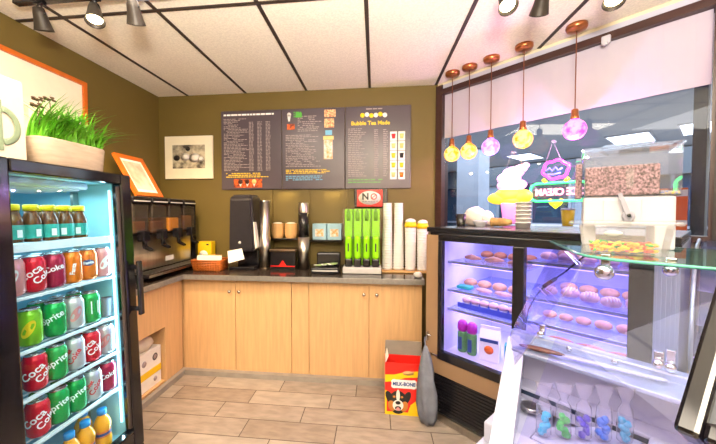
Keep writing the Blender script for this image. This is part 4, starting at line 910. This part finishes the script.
    for k, (s_, r) in enumerate(((1.095, .034), (1.17, .032), (1.245, .034), (1.325, .036), (1.41, .038))): bun(s_, .58, .758, r, 'bread', f'small roll, {o9[k]} from the left on the third shelf, {Rh}', 'third shelf rolls')
    for k, s_ in enumerate((1.14, 1.27, 1.40)): bun(s_, .56, .623, .032, 'bread3', f'oval loaf, {o9[k]} from the left on the lowest shelf, {Rh}', 'lowest shelf loaves', 'loaf', .1)
    for k, s_ in enumerate((.63, .695)):
        t_ = thing('drink_bottle', ('left' if k == 0 else 'right')+' green drink bottle with a magenta cap on the case floor', 'bottle', WT(s_, .66, .4315), 'magenta capped bottles')
        b = B(); b.lathe([(.026, 0), (.03, .01), (.03, .12), (.026, .135)], 18); b.done('bottle', 'drinkgreen', t_)
        b = B(); b.lathe([(.028, .135), (.032, .15), (.03, .185), (.018, .2), (.012, .2)], 18); b.done('cap', 'purplecap', t_)
        b = B(); b.box((-.012, -.0325, .02), (.012, -.029, .1)); b.done('label', 'navy', t_)
    t_ = thing('milk_carton', 'white carton with an orange and blue label on the case floor', 'carton', WT(.80, .64, .4315, .25))
    b = B(); b.box((-.055, -.04, 0), (.055, .04, .14), .003); b.prism([(-.055, -.04, .14), (-.055, .04, .14), (-.055, 0, .19)], (.11, 0, 0)); b.box((-.055, -.004, .185), (.055, .004, .205)); b.done('carton', 'paper', t_)
    b = B(); b.lathe([(.026, 0), (.026, .001), (0, .001)], 18, m=T(0, -.0402, .07) @ RX(PI/2)); b.done('label', 'signorange', t_)
    b = B(); b.box((-.05, -.0415, .115), (.05, -.0402, .135)); b.done('label_band', 'navy', t_)
    b = B(); b.box((-.04, -.03, 0), (.04, .03, .1), .004); tag(b.done('snack_box', 'teal', None, WT(.90, .57, .4315, .3)), 'teal snack box behind the white carton on the case floor', 'box')
    # grey cloth bag hung on the front corner
    t_ = thing('cloth_bag', 'grey cloth bag hung on the front corner of the pastry case', 'bag', WT(.525, .915, 0))
    b = B(); n = 20
    rings = []
    for z, r_ in ((.50, .008), (.47, .018), (.42, .036), (.34, .05), (.22, .06), (.11, .06), (.05, .05), (.012, .035)):
        rings.append([b.bm.verts.new((r_*(1+.28*math.sin(4*a+z*9)+.1*math.sin(9*a-z*20))*math.cos(a)+(.52-z)*.02, .7*r_*(1+.22*math.sin(5*a+z*9))*math.sin(a), z)) for a in [2*PI*i/n for i in range(n)]])
    for a_, c_ in zip(rings, rings[1:]):
        for i in range(n): f = b.bm.faces.new((a_[i], a_[(i+1) % n], c_[(i+1) % n], c_[i])); f.smooth = True
    b.bm.faces.new(rings[0]); b.bm.faces.new(rings[-1]); b.done('cloth', 'greycloth', t_)
    b = B(); b.tube([(0, 0, .495), (-.02, .02, .52), (-.04, .05, .53)], .004, 6); b.done('loop', 'greycloth', t_)

def cooler():
    t = thing('glass_cooler', 'curved glass cooler with an aluminium post to the right of the pastry case', 'display case', WT(1.615, 0, 0))
    def PR(k=1.): return [(-.05, .70), (-.70*k, .70), (-.735*k, .80), (-.72*k, .92), (-.66*k, 1.03), (-.55*k, 1.12), (-.40*k, 1.18), (-.05, 1.19)]
    b = B(); b.box((0, -.72, 0), (.62, -.05, .70), .008); b.done('body', 'alu', t)
    b = B(); P = PR()
    for (y0, z0), (y1, z1) in zip(P[1:], P[2:]): b.prism([(.0, y0, z0), (.62, y0, z0), (.62, y1, z1), (.0, y1, z1)], (0, .004, -.002))
    b.done('curved_glass', 'case_glass', t)
    b = B(); b.prism([(0, y, z) for y, z in P], (.005, 0, 0)); b.done('end_glass', 'case_glass', t)
    b = B(); b.tube([(.003, y, z) for y, z in P[1:]], .007, 8); b.tube([(.617, y, z) for y, z in P[1:]], .007, 8); b.done('edge_trim', 'alu', t)
    b = B(); b.box((.01, -.07, .70), (.61, -.05, 1.185)); b.done('back_panel', 'mallbeam', t)
    for z in (.84, .99): b = B(); b.box((.01, -.5, z), (.61, -.07, z+.006)); b.done('shelf', 'shelfglass', t)
    b = B(); b.box((-.001, -.70, .735), (.02, -.66, .76), .004); b.cyl((.02, -.71, .75), (.05, -.71, .75), .01); b.done('hinge', 'chrome', t)

def case_top():
    Z = 1.2385
    t = thing('black_cup', 'black tapered cup on the left end of the pastry case', 'cup', WT(.515, .49, Z))
    b = B(); b.lathe([(.028, 0), (.036, .085), (.034, .085), (.027, .004), (0, .004)], 20, cap=False); b.lathe([(.028, 0), (0, 0)], 20, cap=False); b.done('body', 'black', t)
    b = B(); random.seed(2); b.sph((0, 0, .06), (.085, .075, .075), 20, 12, jit=.1)
    b.sph((.085, .01, .045), (.05, .05, .06), 14, 8, jit=.12)
    o = b.done('plastic_bag', 'bagwhite', None, WT(.535, .33, Z)); 
    for v in o.data.vertices: v.co.z = max(v.co.z, .0005)
    tag(o, 'crumpled white plastic bag behind the black cup', 'bag')
    b = B(); b.lathe([(.03, 0), (.045, .025), (.05, .04), (.047, .04), (.042, .025), (.0, .006)], 22, cap=False); b.lathe([(.03, 0), (0, 0)], 20, cap=False)
    tag(b.done('bowl', 'white', None, WT(.645, .47, Z), True), 'small white bowl between the black cup and the cone stack', 'bowl')
    t = thing('cone_stack', 'stack of waffle cones lying on its side on the pastry case', 'cones', WT(.725, .46, Z+.032))
    b = B()
    for k in range(4): b.cyl((.022*k, 0, 0), (.022*k+.05, 0, .002), .031-.001*k, .016, n=18)
    b.done('cones', 'kraft', t)
    b = B(); b.cyl((-.006, 0, 0), (.002, 0, 0), .031, .031, 18); b.done('rim', 'kraft', t); b = B(); b.lathe([(.022, 0), (0, 0)], 18, m=T(-.0065, 0, 0) @ RY(PI/2), cap=False); b.done('opening', 'coffee', t)
    t = thing('paper_cup_stack', 'stack of white paper tubs on the pastry case below the lit sign', 'cups', WT(.905, .45, Z))
    for k in range(6):
        b = B(); b.lathe([(.038, 0), (.043, .028), (.045, .028), (.045, .034), (.042, .034)], 22); b.done('tub', 'cup', t, T(.001*(k % 2), 0, .025*k))
    # glowing soft serve sign hanging in the window
    t = thing('soft_serve_sign', 'glowing pink and yellow soft serve lamp hanging in the window', 'sign', WT(.70, .11, 1.25), None)
    def blob(c, r, j=.02): return (c, r, j)
    b = B()
    for c, r in (((0, 0, .285), (.105, .05, .05)), ((-.02, 0, .335), (.085, .045, .05)), ((.01, 0, .375), (.075, .04, .045)), ((.06, 0, .40), (.045, .03, .032)), ((.095, 0, .42), (.024, .02, .02))): b.sph(c, r, 20, 10)
    b.done('swirl', 'iceA', t)
    b = B()
    for c, r in (((-.09, 0, .19), (.085, .045, .045)), ((-.01, 0, .215), (.11, .05, .055)), ((.08, 0, .20), (.06, .045, .05)), ((.01, 0, .165), (.08, .045, .04))): b.sph(c, r, 20, 10)
    b.done('middle_layer', 'iceB', t)
    b = B(); b.lathe([(.05, 0.0), (.062, .05), (.068, .1), (.075, .15), (.05, .17)], 22, sy=.6); b.done('cone', 'iceC', t)
    b = B(); b.tube([(-.05, 0, .38), (0, 0, .53)], .002, 6); b.tube([(.08, 0, .43), (0, 0, .53)], .002, 6); b.cyl((0, 0, .53), (0, .06, .53), .008); b.done('hanging_cord', 'clear2', t)
    L = bpy.data.lights.new('sign_glow', 'POINT'); L.energy = 1.5; L.shadow_soft_size = .08; L.color = (1, .6, .9); o = bpy.data.objects.new('sign_glow', L); C.objects.link(o); o.matrix_world = WT(.70, .26, 1.5)
    # neon ICE CREAM sign, facing the mall
    t = thing('neon_sign', 'neon ICE CREAM sign with a pink scoop, read from outside', 'neon sign', WT(.972, .055, 1.475))
    w, h, r = .165, .062, .045
    pts = []
    for cx, cz, a0 in ((w-r, h-r, 0), (-w+r, h-r, 90), (-w+r, -h+r, 180), (w-r, -h+r, 270)):
        for i in range(6): a = R(a0+18*i); pts.append((cx+r*math.cos(a), 0, cz+r*math.sin(a)))
    b = B(); b.tube(pts, .008, 8, closed=True); b.done('border_tube', 'neon_green', t)
    me_m = T(0, .0, -.002) @ RZ(PI) @ FACE
    text('letter_tubes', 'ICE CREAM', .066, 'neon_white', t, me_m, .004, .0022, sx=.80)
    b = B(); b.box((-w, .009, -h), (w, .012, h)); b.done('backing', 'clear', t)
    pts = [(-.01+.075*math.cos(a)*(1+.06*math.sin(6*a)), -.004, .152+.062*math.sin(a)*(1+.08*math.sin(6*a))) for a in [2*PI*i/40 for i in range(40)]]
    b = B(); b.tube(pts, .009, 8, closed=True); b.done('scoop_tube', 'neon_pink', t)
    b = B(); b.tube([(-.07, -.004, .15), (-.045, -.004, .165), (-.03, -.004, .145), (-.01, -.004, .168), (.005, -.004, .145), (.03, -.004, .16)], .006, 8); b.tube([(-.06, -.004, .125), (-.02, -.004, .12), (.02, -.004, .128)], .006, 8); b.done('swirl_tube', 'neon_blue', t)
    b = B(); b.tube([(-.085, .0, .09), (-.066, .0, .07)], .011, 8); b.done('cone_rim_tube', 'neon_yellow', t)
    b = B(); b.tube([(.066, .0, .09), (.046, .0, .07)], .011, 8); b.done('cone_rim_tube', 'neon_yellow', t)
    b = B(); b.tube([(-.05, .02, -.05), (-.036, .02, -.078), (-.012, .02, -.104), (.012, .02, -.078), (.026, .02, -.05)], .012, 8); b.tube([(-.04, .02, -.066), (.016, .02, -.066)], .012, 8); b.done('cone_tube', 'neon_yellow', t)
    b = B(); b.tube([(-.075, 0, .19), (-.03, 0, .35)], .0018, 6); b.tube([(.03, 0, .19), (-.03, 0, .35)], .0018, 6); b.cyl((-.03, 0, .35), (-.03, .05, .35), .01); b.done('hanging_cord', 'clear2', t)

# ================================================================ DIPPING CABINET with glass shelf
def dipping():
    t = thing('dipping_cabinet', 'white ice cream dipping cabinet with a sneeze guard in the lower right', 'freezer', WM)
    def Q(s_, e, z): return (s_, -e, z)
    SR = 2.30
    # left end wall, sloped top
    inner = 1.20
    b = B()
    Lb, Lf = 1.115, 1.285
    prof = [(Lb, 1.16, 0), (Lb, 1.16, .815), (Lb+.012, 1.2, .83), (Lb+.06, 1.34, .785), (Lf-.03, 1.62, .70), (Lf, 1.72, .66), (Lf+.012, 1.78, .60), (Lf+.012, 1.78, 0)]
    b.prism([Q(*p) for p in prof], (.055, .012, 0))
    bmesh.ops.bevel(b.bm, geom=[e_ for e_ in b.bm.edges], offset=.012, segments=3, affect='EDGES', clamp_overlap=True)
    b.done('end_panel', 'whitemetal', t)
    b = B(); b.box(Q(1.15, 1.12, 0), Q(SR, 1.19, .80), .006); b.done('back_wall', 'whitemetal', t)
    b = B(); b.box(Q(1.12, 1.12, .80), Q(SR, 1.165, .835), .008); b.box(Q(1.175, 1.165, .795), Q(SR, 1.29, .81), .004); rl = b.done('top_rail', 'alu', t)
    b = B()
    for s_ in (1.33, 1.46, 1.66): b.lathe([(.008, 0), (.009, .003), (0, .005)], 12, m=T(*Q(s_, 1.1655, .822)) @ RX(PI/2))
    b.done('screw', 'chrome', rl)
    b = B(); b.box(Q(1.17, 1.19, .60), Q(SR, 1.27, .665), .006); b.done('ledge', 'whitemetal', t)
    b = B(); b.box(Q(1.18, 1.266, .640), Q(SR, 1.272, .655)); b.done('ledge_line', 'navycol', t)
    b = B(); b.box(Q(1.175, 1.19, .02), Q(SR, 1.80, .56)); b.done('tub_floor', 'whitemetal', t)
    b = B(); b.box(Q(1.25, 1.53, .56), Q(SR, 1.6, .655), .008); b.box(Q(1.33, 1.6, .56), Q(SR, 1.84, .655), .01); b.done('front_wall', 'whitemetal', t)
    b = B(); b.prism([Q(*q, .561) for q in ((1.33, 1.529), (1.545, 1.529), (1.545, 1.30), (1.46, 1.30), (1.33, 1.46))], (0, 0, .094)); b.done('deck', 'whitemetal', t)
    b = B(); b.box(Q(1.185, 1.275, .56), Q(1.315, 1.53, .63), .006); b.done('scoop_ledge', 'whitemetal', t)
    b = B(); b.box(Q(SR, 1.12, 0), Q(SR+.05, 1.84, .80), .01); b.done('end_panel', 'whitemetal', t)
    # sneeze guard
    sh = [(1.205, .965), (1.225, .95), (SR, .95), (SR, 1.485), (1.50, 1.465), (1.435, 1.43), (1.40, 1.38)]
    b = B(); b.prism([Q(s_, e, 1.200) for s_, e in sh], (0, 0, .009)); s1 = b.done('glass_shelf', 'greenglass', t)
    b = B()
    for (a, c_) in zip(sh[2:], sh[3:]+[]):
        pass
    b.tube([Q(s_, e, 1.2045) for s_, e in ((SR, 1.486), (1.50, 1.466), (1.435, 1.431), (1.40, 1.381), (1.205, .966))], .0042, 8); b.done('edge', 'glassedge', s1)
    b = B()
    # front pane leaning from the shelf down to the front wall
    b.prism([Q(1.43, 1.45, 1.195), Q(SR, 1.47, 1.195), Q(SR, 1.78, .66), Q(1.345, 1.76, .66)], (0, .006, .003)); b.done('front_glass', 'case_glass', t)
    b = B(); b.prism([Q(1.225, .97, 1.195), Q(1.425, 1.44, 1.195), Q(1.23, 1.40, .80), Q(1.13, 1.19, .825)], (.005, 0, 0)); b.done('end_glass', 'case_glass', t)
    b = B(); b.tube([Q(1.432, 1.445, 1.195), Q(1.335, 1.43, .98), Q(1.232, 1.405, .80)], .0022, 6); b.done('glass_edge', 'clear2', t)
    def clamp(s_, e, z, r_, dz):
        b = B(); b.lathe([(r_*.5, 0), (r_, .006), (r_, .022), (r_*.7, .03), (0, .031)], 18, m=T(*Q(s_, e, z)) @ RX(PI/2)); b.box(Q(s_-.01, e-.012, z), Q(s_+.01, e+.004, z+dz), .002); b.done('clamp', 'chrome', t)
    clamp(1.475, 1.43, 1.165, .022, .05); clamp(1.60, 1.40, 1.185, .015, .03); clamp(1.235, 1.145, .85, .013, .03); clamp(1.59, 1.145, .85, .014, .05); clamp(1.575, 1.30, .905, .012, .03)
    for s_ in (2.2,):
        b = B(); b.cyl(Q(s_, 1.145, .83), Q(s_, 1.13, 1.2), .007, n=10); b.done('guard_post', 'alu', t)
    # knife on the rail
    k = thing('bread_knife', 'long knife with a brown handle lying on the cabinet rail', 'knife', WM @ T(*Q(1.195, 1.26, .811)) @ RZ(R(10)))
    b = B(); b.sph((.07, 0, .009), (.075, .014, .009), 18, 8, fn=lambda v: (v.x, v.y*(1-.25*v.x), v.z)); b.done('handle', 'brown', k)
    b = B(); b.prism([(.135, -.012, .006), (.38, -.016, .006), (.40, -.006, .006), (.395, .008, .006), (.135, .012, .006)], (0, 0, .003)); b.done('blade', 'white', k)
    # ice cream tubs in the floor of the cabinet
    for i, (s_, mt_, lab) in enumerate(((1.665, 'pinkice', 'tub of pink ice cream in the dipping cabinet, nearest the candy bags'), (1.885, 'pinkice', 'tub of pink ice cream at the far end of the dipping cabinet'))):
        d = thing('ice_cream_tub', lab, 'tub', WM @ T(*Q(s_, 1.40, .561)), 'ice cream tubs')
        b = B(); b.box((-.105, -.115, 0), (.105, .115, .12), .012); b.done('tub', 'white', d)
        b = B(); b.sph((0, 0, .118), (.095, .105, .022), 22, 10, jit=.06); b.done('ice_cream', mt_, d)
    sc = thing('scoop', 'steel ice cream scoop at the left end of the cabinet', 'scoop', WM @ T(*Q(1.27, 1.36, .651)))
    b = B(); b.sph((0, 0, 0), (.032, .032, .02), 18, 10, fn=lambda v: (v.x, v.y, min(v.z, .3))); b.done('bowl', 'steel', sc)
    b = B(); b.tube([(.025, 0, 0), (.045, -.015, .004), (.065, -.03, .004)], .007, 8); b.done('grip', 'black', sc)
    # bags of coloured candy along the front
    random.seed(4)
    specs = [(1.352, 1.50, 'cy', 'cyan candy in a clear bag, nearest the white end panel'), (1.392, 1.462, 'gr', 'bright green candy in a clear bag on the cabinet deck'), (1.432, 1.422, 'pu', 'purple candy in a clear bag, between green and blue'), (1.472, 1.385, 'bl', 'blue candy in a clear bag, beside the purple one'), (1.514, 1.348, 'cy', 'cyan candy in a clear bag, last on the right of the row')]
    for s_, e, c_, lab in specs:
        d = thing('candy_bag', lab, 'candy bag', WM @ T(*Q(s_, e, .6575)) @ RZ(R(40)+random.uniform(-.2, .2)), 'clear candy bags')
        b = B()
        for q in range(7): b.sph((random.uniform(-.009, .009), random.uniform(-.004, .004), .014+.0085*q), (random.uniform(.008, .012), .0095, .0105), 10, 6, jit=.12)
        b.done('candy', c_, d)
        b = B(); n = 16; rings = []
        for z, r_, fl in ((0.001, .012, .6), (.01, .02, .75), (.06, .021, .7), (.10, .017, .6), (.118, .008, .8), (.145, .02, .45), (.165, .023, .3)):
            rings.append([b.bm.verts.new((r_*(1+.12*math.sin(4*a+z*80))*math.cos(a), fl*r_*(1+.12*math.sin(5*a))*math.sin(a), z)) for a in [2*PI*i/n for i in range(n)]])
        for a_, q in zip(rings, rings[1:]):
            for i in range(n): f = b.bm.faces.new((a_[i], a_[(i+1) % n], q[(i+1) % n], q[i])); f.smooth = True
        b.bm.faces.new(rings[0]); b.done('wrapper', 'film', d)
    # cord with a switch
    c = thing('lamp_cord', 'black cord with an inline switch hanging from the glass shelf', 'cord', WM)
    pts = [(1.375, 1.0, 1.18), (1.32, .955, 1.146), (1.257, .95, 1.074), (1.183, .95, 1.004), (1.143, .95, .941), (1.115, .95, .873), (1.105, .95, .80), (1.11, .98, .70), (1.10, 1.05, .45)]
    b = B(); b.tube([Q(*p) for p in pts], .0035, 8); b.done('cable', 'black', c)
    b = B(); b.cyl(Q(1.225, .95, 1.042), Q(1.175, .95, .995), .008, n=10); b.done('switch', 'black', c)
    b = B(); b.cyl(Q(1.385, 1.0, 1.185), Q(1.35, .975, 1.165), .008, n=10); b.done('plug', 'black', c)

def candy():
    # dispenser turned to the room
    Mx = T(.872, 1.185, 1.2095) @ RZ(R(-30)) @ Matrix.Diagonal((.66, .66, .76, 1))
    t = thing('candy_dispenser', 'white candy dispenser with a clear hopper of sprinkles on the glass shelf', 'dispenser', Mx)
    b = B(); b.box((-.185, -.02, .10), (.175, .22, .235), .012); b.box((.10, -.02, 0), (.175, .21, .105), .008); b.box((-.185, .12, 0), (-.12, .21, .105), .008); b.done('base', 'white', t)
    b = B(); b.box((-.10, -.026, .11), (.05, -.019, .22), .006); b.done('chute_plate', 'white', t)
    b = B(); b.lathe([(.026, 0), (.026, .016), (.02, .02), (0, .02)], 20, m=T(.0, -.026, .145) @ RX(PI/2)); b.prism([(-.012, -.055, .15), (.014, -.055, .14), (-.03, -.06, .25), (-.046, -.06, .245)], (0, .016, 0)); k = b.done('handle', 'handle_shaded', t)  # white handle, its shade put into the grey colour
    b = B(); b.lathe([(.008, 0), (.008, .003), (0, .003)], 12, m=T(0, -.0555, .148) @ RX(PI/2)); b.done('spindle', 'btext', k)
    # clear hopper
    b = B()
    x0, x1, y0, y1, z0, z1 = -.205, .19, -.03, .23, .235, .45
    th = .004
    b.box((x0+.02, y0, z0), (x1, y0+th, z1)); b.box((x0, y1-th, z0), (x1, y1, z1)); b.box((x0+.02, y0+th, z0), (x0+.02+th, y1-th, z1)); b.box((x1-th, y0+th, z0), (x1, y1-th, z1)); b.box((x0+.02+th, y0+th, z0), (x1-th, y1-th, z0+th))
    b.done('hopper', 'clear', t)
    b = B(); b.box((x0+.012, y0-.008, z1), (x1+.008, y1+.004, z1+.014), .004); b.box((x0+.1, y0-.003, z1+.014), (x1-.1, y0+.05, z1+.022), .003); b.done('lid', 'clear', t)
    b = B(); b.box((x0+.026, y0+.006, z0+.005), (x1-.075, y1-.006, .375), .006); b.done('sprinkles', 'sprinkles', t)['kind'] = 'stuff'
    b = B(); b.box((x1-.073, y0+.006, z0+.005), (x1-.006, y1-.006, .254), .004); b.done('candy_pieces', 'candyrim', t)['kind'] = 'stuff'
    b = B(); b.box((-.012, y0+.0042, .27), (.018, y0+.0056, .36), .0); b.done('inner_rib', 'clear2', t)
    b = B(); b.box((x0-.02, .03, .12), (x0+.018, .2, .43), .006); b.done('side_hopper', 'clear', t)
    b = B(); b.box((x0-.016, .035, .23), (x0+.014, .195, .40), .004); b.done('side_sprinkles', 'sprinkles', t)['kind'] = 'stuff'
    # clear bin of gummies in front
    Mb = T(.745, 1.03, 1.2095) @ RZ(R(-34)) @ Matrix.Scale(.72, 4)
    t = thing('gummy_bin', 'clear plastic bin of gummy candy in front of the white dispenser', 'bin', Mb)
    def taper(b, w0, d0, w1, d1, z0, z1, th):
        for (o, i) in ((1, 0),):
            pts = lambda w, d, z: [(-w, -d, z), (w, -d, z), (w, d, z), (-w, d, z)]
            a, c = pts(w0, d0, z0), pts(w1, d1, z1); a2, c2 = pts(w0-th, d0-th, z0+th), pts(w1-th, d1-th, z1)
            va, vc, va2, vc2 = ([b.bm.verts.new(p) for p in q] for q in (a, c, a2, c2))
            b.bm.faces.new(va[::-1]); b.bm.faces.new(va2)
            for k in range(4):
                l = (k+1) % 4
                b.bm.faces.new((va[k], va[l], vc[l], vc[k])); b.bm.faces.new((va2[l], va2[k], vc2[k], vc2[l])); b.bm.faces.new((vc[k], vc[l], vc2[l], vc2[k]))
    b = B(); taper(b, .125, .085, .142, .1, 0, .118, .003); b.done('tub', 'clear2', t)
    b = B(); b.box((-.175, -.115, .118), (.165, .11, .134), .005); b.box((-.09, -.12, .112), (.02, -.112, .134), .003); b.done('lid', 'clear2', t)
    b = B(); b.lathe([(.03, 0), (.03, .001), (0, .001)], 20, sy=.4, m=T(-.03, -.0985, .085) @ RX(PI/2)); b.done('embossed_mark', 'ltgrey', t)
    random.seed(13)
    names = {'gum1': 'orange', 'gum2': 'yellow', 'gum3': 'red', 'gum4': 'green'}
    protos = {}
    for i in range(95):
        c_ = random.choice(('gum1', 'gum1', 'gum2', 'gum1', 'gum2', 'gum3', 'gum4')) if i > 8 else random.choice(('gum1', 'gum3', 'gum4'))
        ang = random.uniform(0, 3.1)
        x, y = -.095+.19*((i*7) % 19)/18., -.055+.11*((i*5) % 11)/10.
        x += random.uniform(-.004, .004)
        if x < -.06 and random.random() < .5: c_ = random.choice(('gum3', 'gum4'))
        z = .013+.0125*(i//32)
        m = Mb @ T(x, y, z) @ Euler((random.uniform(-.5, .5), random.uniform(-.5, .5), ang)).to_matrix().to_4x4()
        if c_ not in protos:
            b = B(); b.sph((0, 0, 0), (.0145, .008, .006), 10, 6); b.sph((.011, 0, .001), (.007, .0065, .006), 10, 6)
            o = b.done('gummy', c_, None, m); tag(o, f'{names[c_]} gummy among the others in the clear bin', 'candy', f'{names[c_]} gummies'); protos[c_] = o
        else:
            o = protos[c_].copy(); C.objects.link(o); o.matrix_basis = m

def dark_slab():
    # black framed display turned edge-on at the right border, on a pedestal
    A0 = Vector((.492, .568, .972)); up = Vector((.686, .695, 1.245))-A0
    zz = up.normalized()
    xx = Vector((.32, -.62, .05)); xx = (xx-zz*xx.dot(zz)).normalized(); yy = zz.cross(xx)
    m = Matrix(((xx.x, yy.x, zz.x, A0.x), (xx.y, yy.y, zz.y, A0.y), (xx.z, yy.z, zz.z, A0.z), (0, 0, 0, 1)))
    t = thing('tilted_display', 'black framed tilted display at the right edge of the picture', 'display', m)
    w, h = .34, .42
    b = B(); b.box((0, 0, 0), (.034, .05, h), .008); b.box((w-.045, 0, 0), (w, .05, h), .008); b.box((.034, 0, 0), (w-.045, .05, .034), .008); b.box((.034, 0, h-.045), (w-.045, .05, h), .008); b.done('frame', 'blackgloss', t)
    b = B(); b.box((.034, .015, .034), (w-.045, .035, h-.045)); b.done('screen', 'slabglass', t)
    p = m @ Vector((w*.85, .025, 0))
    mi = m.inverted()
    b = B(); b.cyl((p.x, p.y, .02), (p.x, p.y, p.z+.03), .02); b.lathe([(.10, 0), (.10, .015), (.03, .025)], 24, c=(p.x, p.y, 0))
    for v in b.bm.verts: v.co = mi @ v.co
    b.done('pedestal', 'black', t)

def lamps():
    def area(loc, rot, sx, sy, e, col, name='area_lamp', spread=None):
        L = bpy.data.lights.new(name, 'AREA'); L.shape = 'RECTANGLE'; L.size = sx; L.size_y = sy; L.energy = e; L.color = col
        if spread: L.spread = spread
        o = bpy.data.objects.new(name, L); C.objects.link(o)
        o.matrix_world = (loc if isinstance(loc, Matrix) else T(*loc)) @ Euler(rot).to_matrix().to_4x4()
        return o
    # ceiling panels of the shop, plus an added uplight
    area((-1.02, 1.03, CEIL-.02), (0, 0, 0), .56, 1.16, 26, (1, .9, .74), 'ceiling_panel')
    area((-.2, -.6, CEIL-.02), (0, 0, 0), 1.8, 1.2, 44, (1, .95, .9), 'ceiling_panel')
    area((.1, -.35, 1.75), (PI, 0, 0), .5, .5, 430, (1, .93, .80), 'added_uplight')  # added unseen light behind the camera, aimed up to brighten the ceiling
    area((2.2, -.3, CEIL-.02), (0, 0, 0), 1.2, 1.2, 18, (1, .94, .95), 'ceiling_panel')
    # small lamps under the menu boards
    for x in (-.86, -.40): area((x, 2.955, 1.552), (R(-14), 0, 0), .16, .03, .6, (1, .75, .3), 'under_board_lamp')
    # fridge
    area(FP(-.2, .2, 1.43), (0, 0, 0), .3, .36, 2.4, (.66, .95, 1), 'fridge_lamp')
    area(FP(-.055, .44, .87), (0, R(90), R(0)), 1.1, .012, 3.2, (.62, .92, 1), 'fridge_strip').matrix_world = FP(-.055, .443, .87) @ Matrix.Rotation(R(-90), 4, 'X') @ Matrix.Rotation(R(0), 4, 'Y') @ Matrix.Rotation(R(90), 4, 'Z')
    # pastry case
    for s_, zs in ((.79, (1.185, .995, .81, .69)), (1.27, (1.185, 1.045, .855, .725, .59))):
        for z in zs: area(WT(s_, .52, z), (0, 0, 0), .42, .3, 1.6, (.78, .72, 1), 'case_led')
    # dipping cabinet light under the glass shelf
    area(WT(1.7, 1.22, 1.19), (0, 0, 0), .9, .06, 3.0, (.70, .72, 1), 'cabinet_led')
    # mall
    area(WM @ T(0, 4.5, 2.69), (0, 0, 0), 7, 5, 620, (.86, .93, 1), 'mall_lamps')
    w = bpy.data.worlds.new('world'); S.world = w; w.use_nodes = True
    w.node_tree.nodes['Background'].inputs[0].default_value = (.8, .85, 1, 1); w.node_tree.nodes['Background'].inputs[1].default_value = .3

room(); mall(); counters(); back_items(); signs(); drink_dispenser(); fridge(); floor_items(); lights_fix(); pastry_case(); cooler(); case_top(); dipping(); candy(); dark_slab(); lamps()
S.cycles.max_bounces = 10; S.cycles.transparent_max_bounces = 24; S.cycles.use_denoising = True
S.cycles.sample_clamp_indirect = 4.0
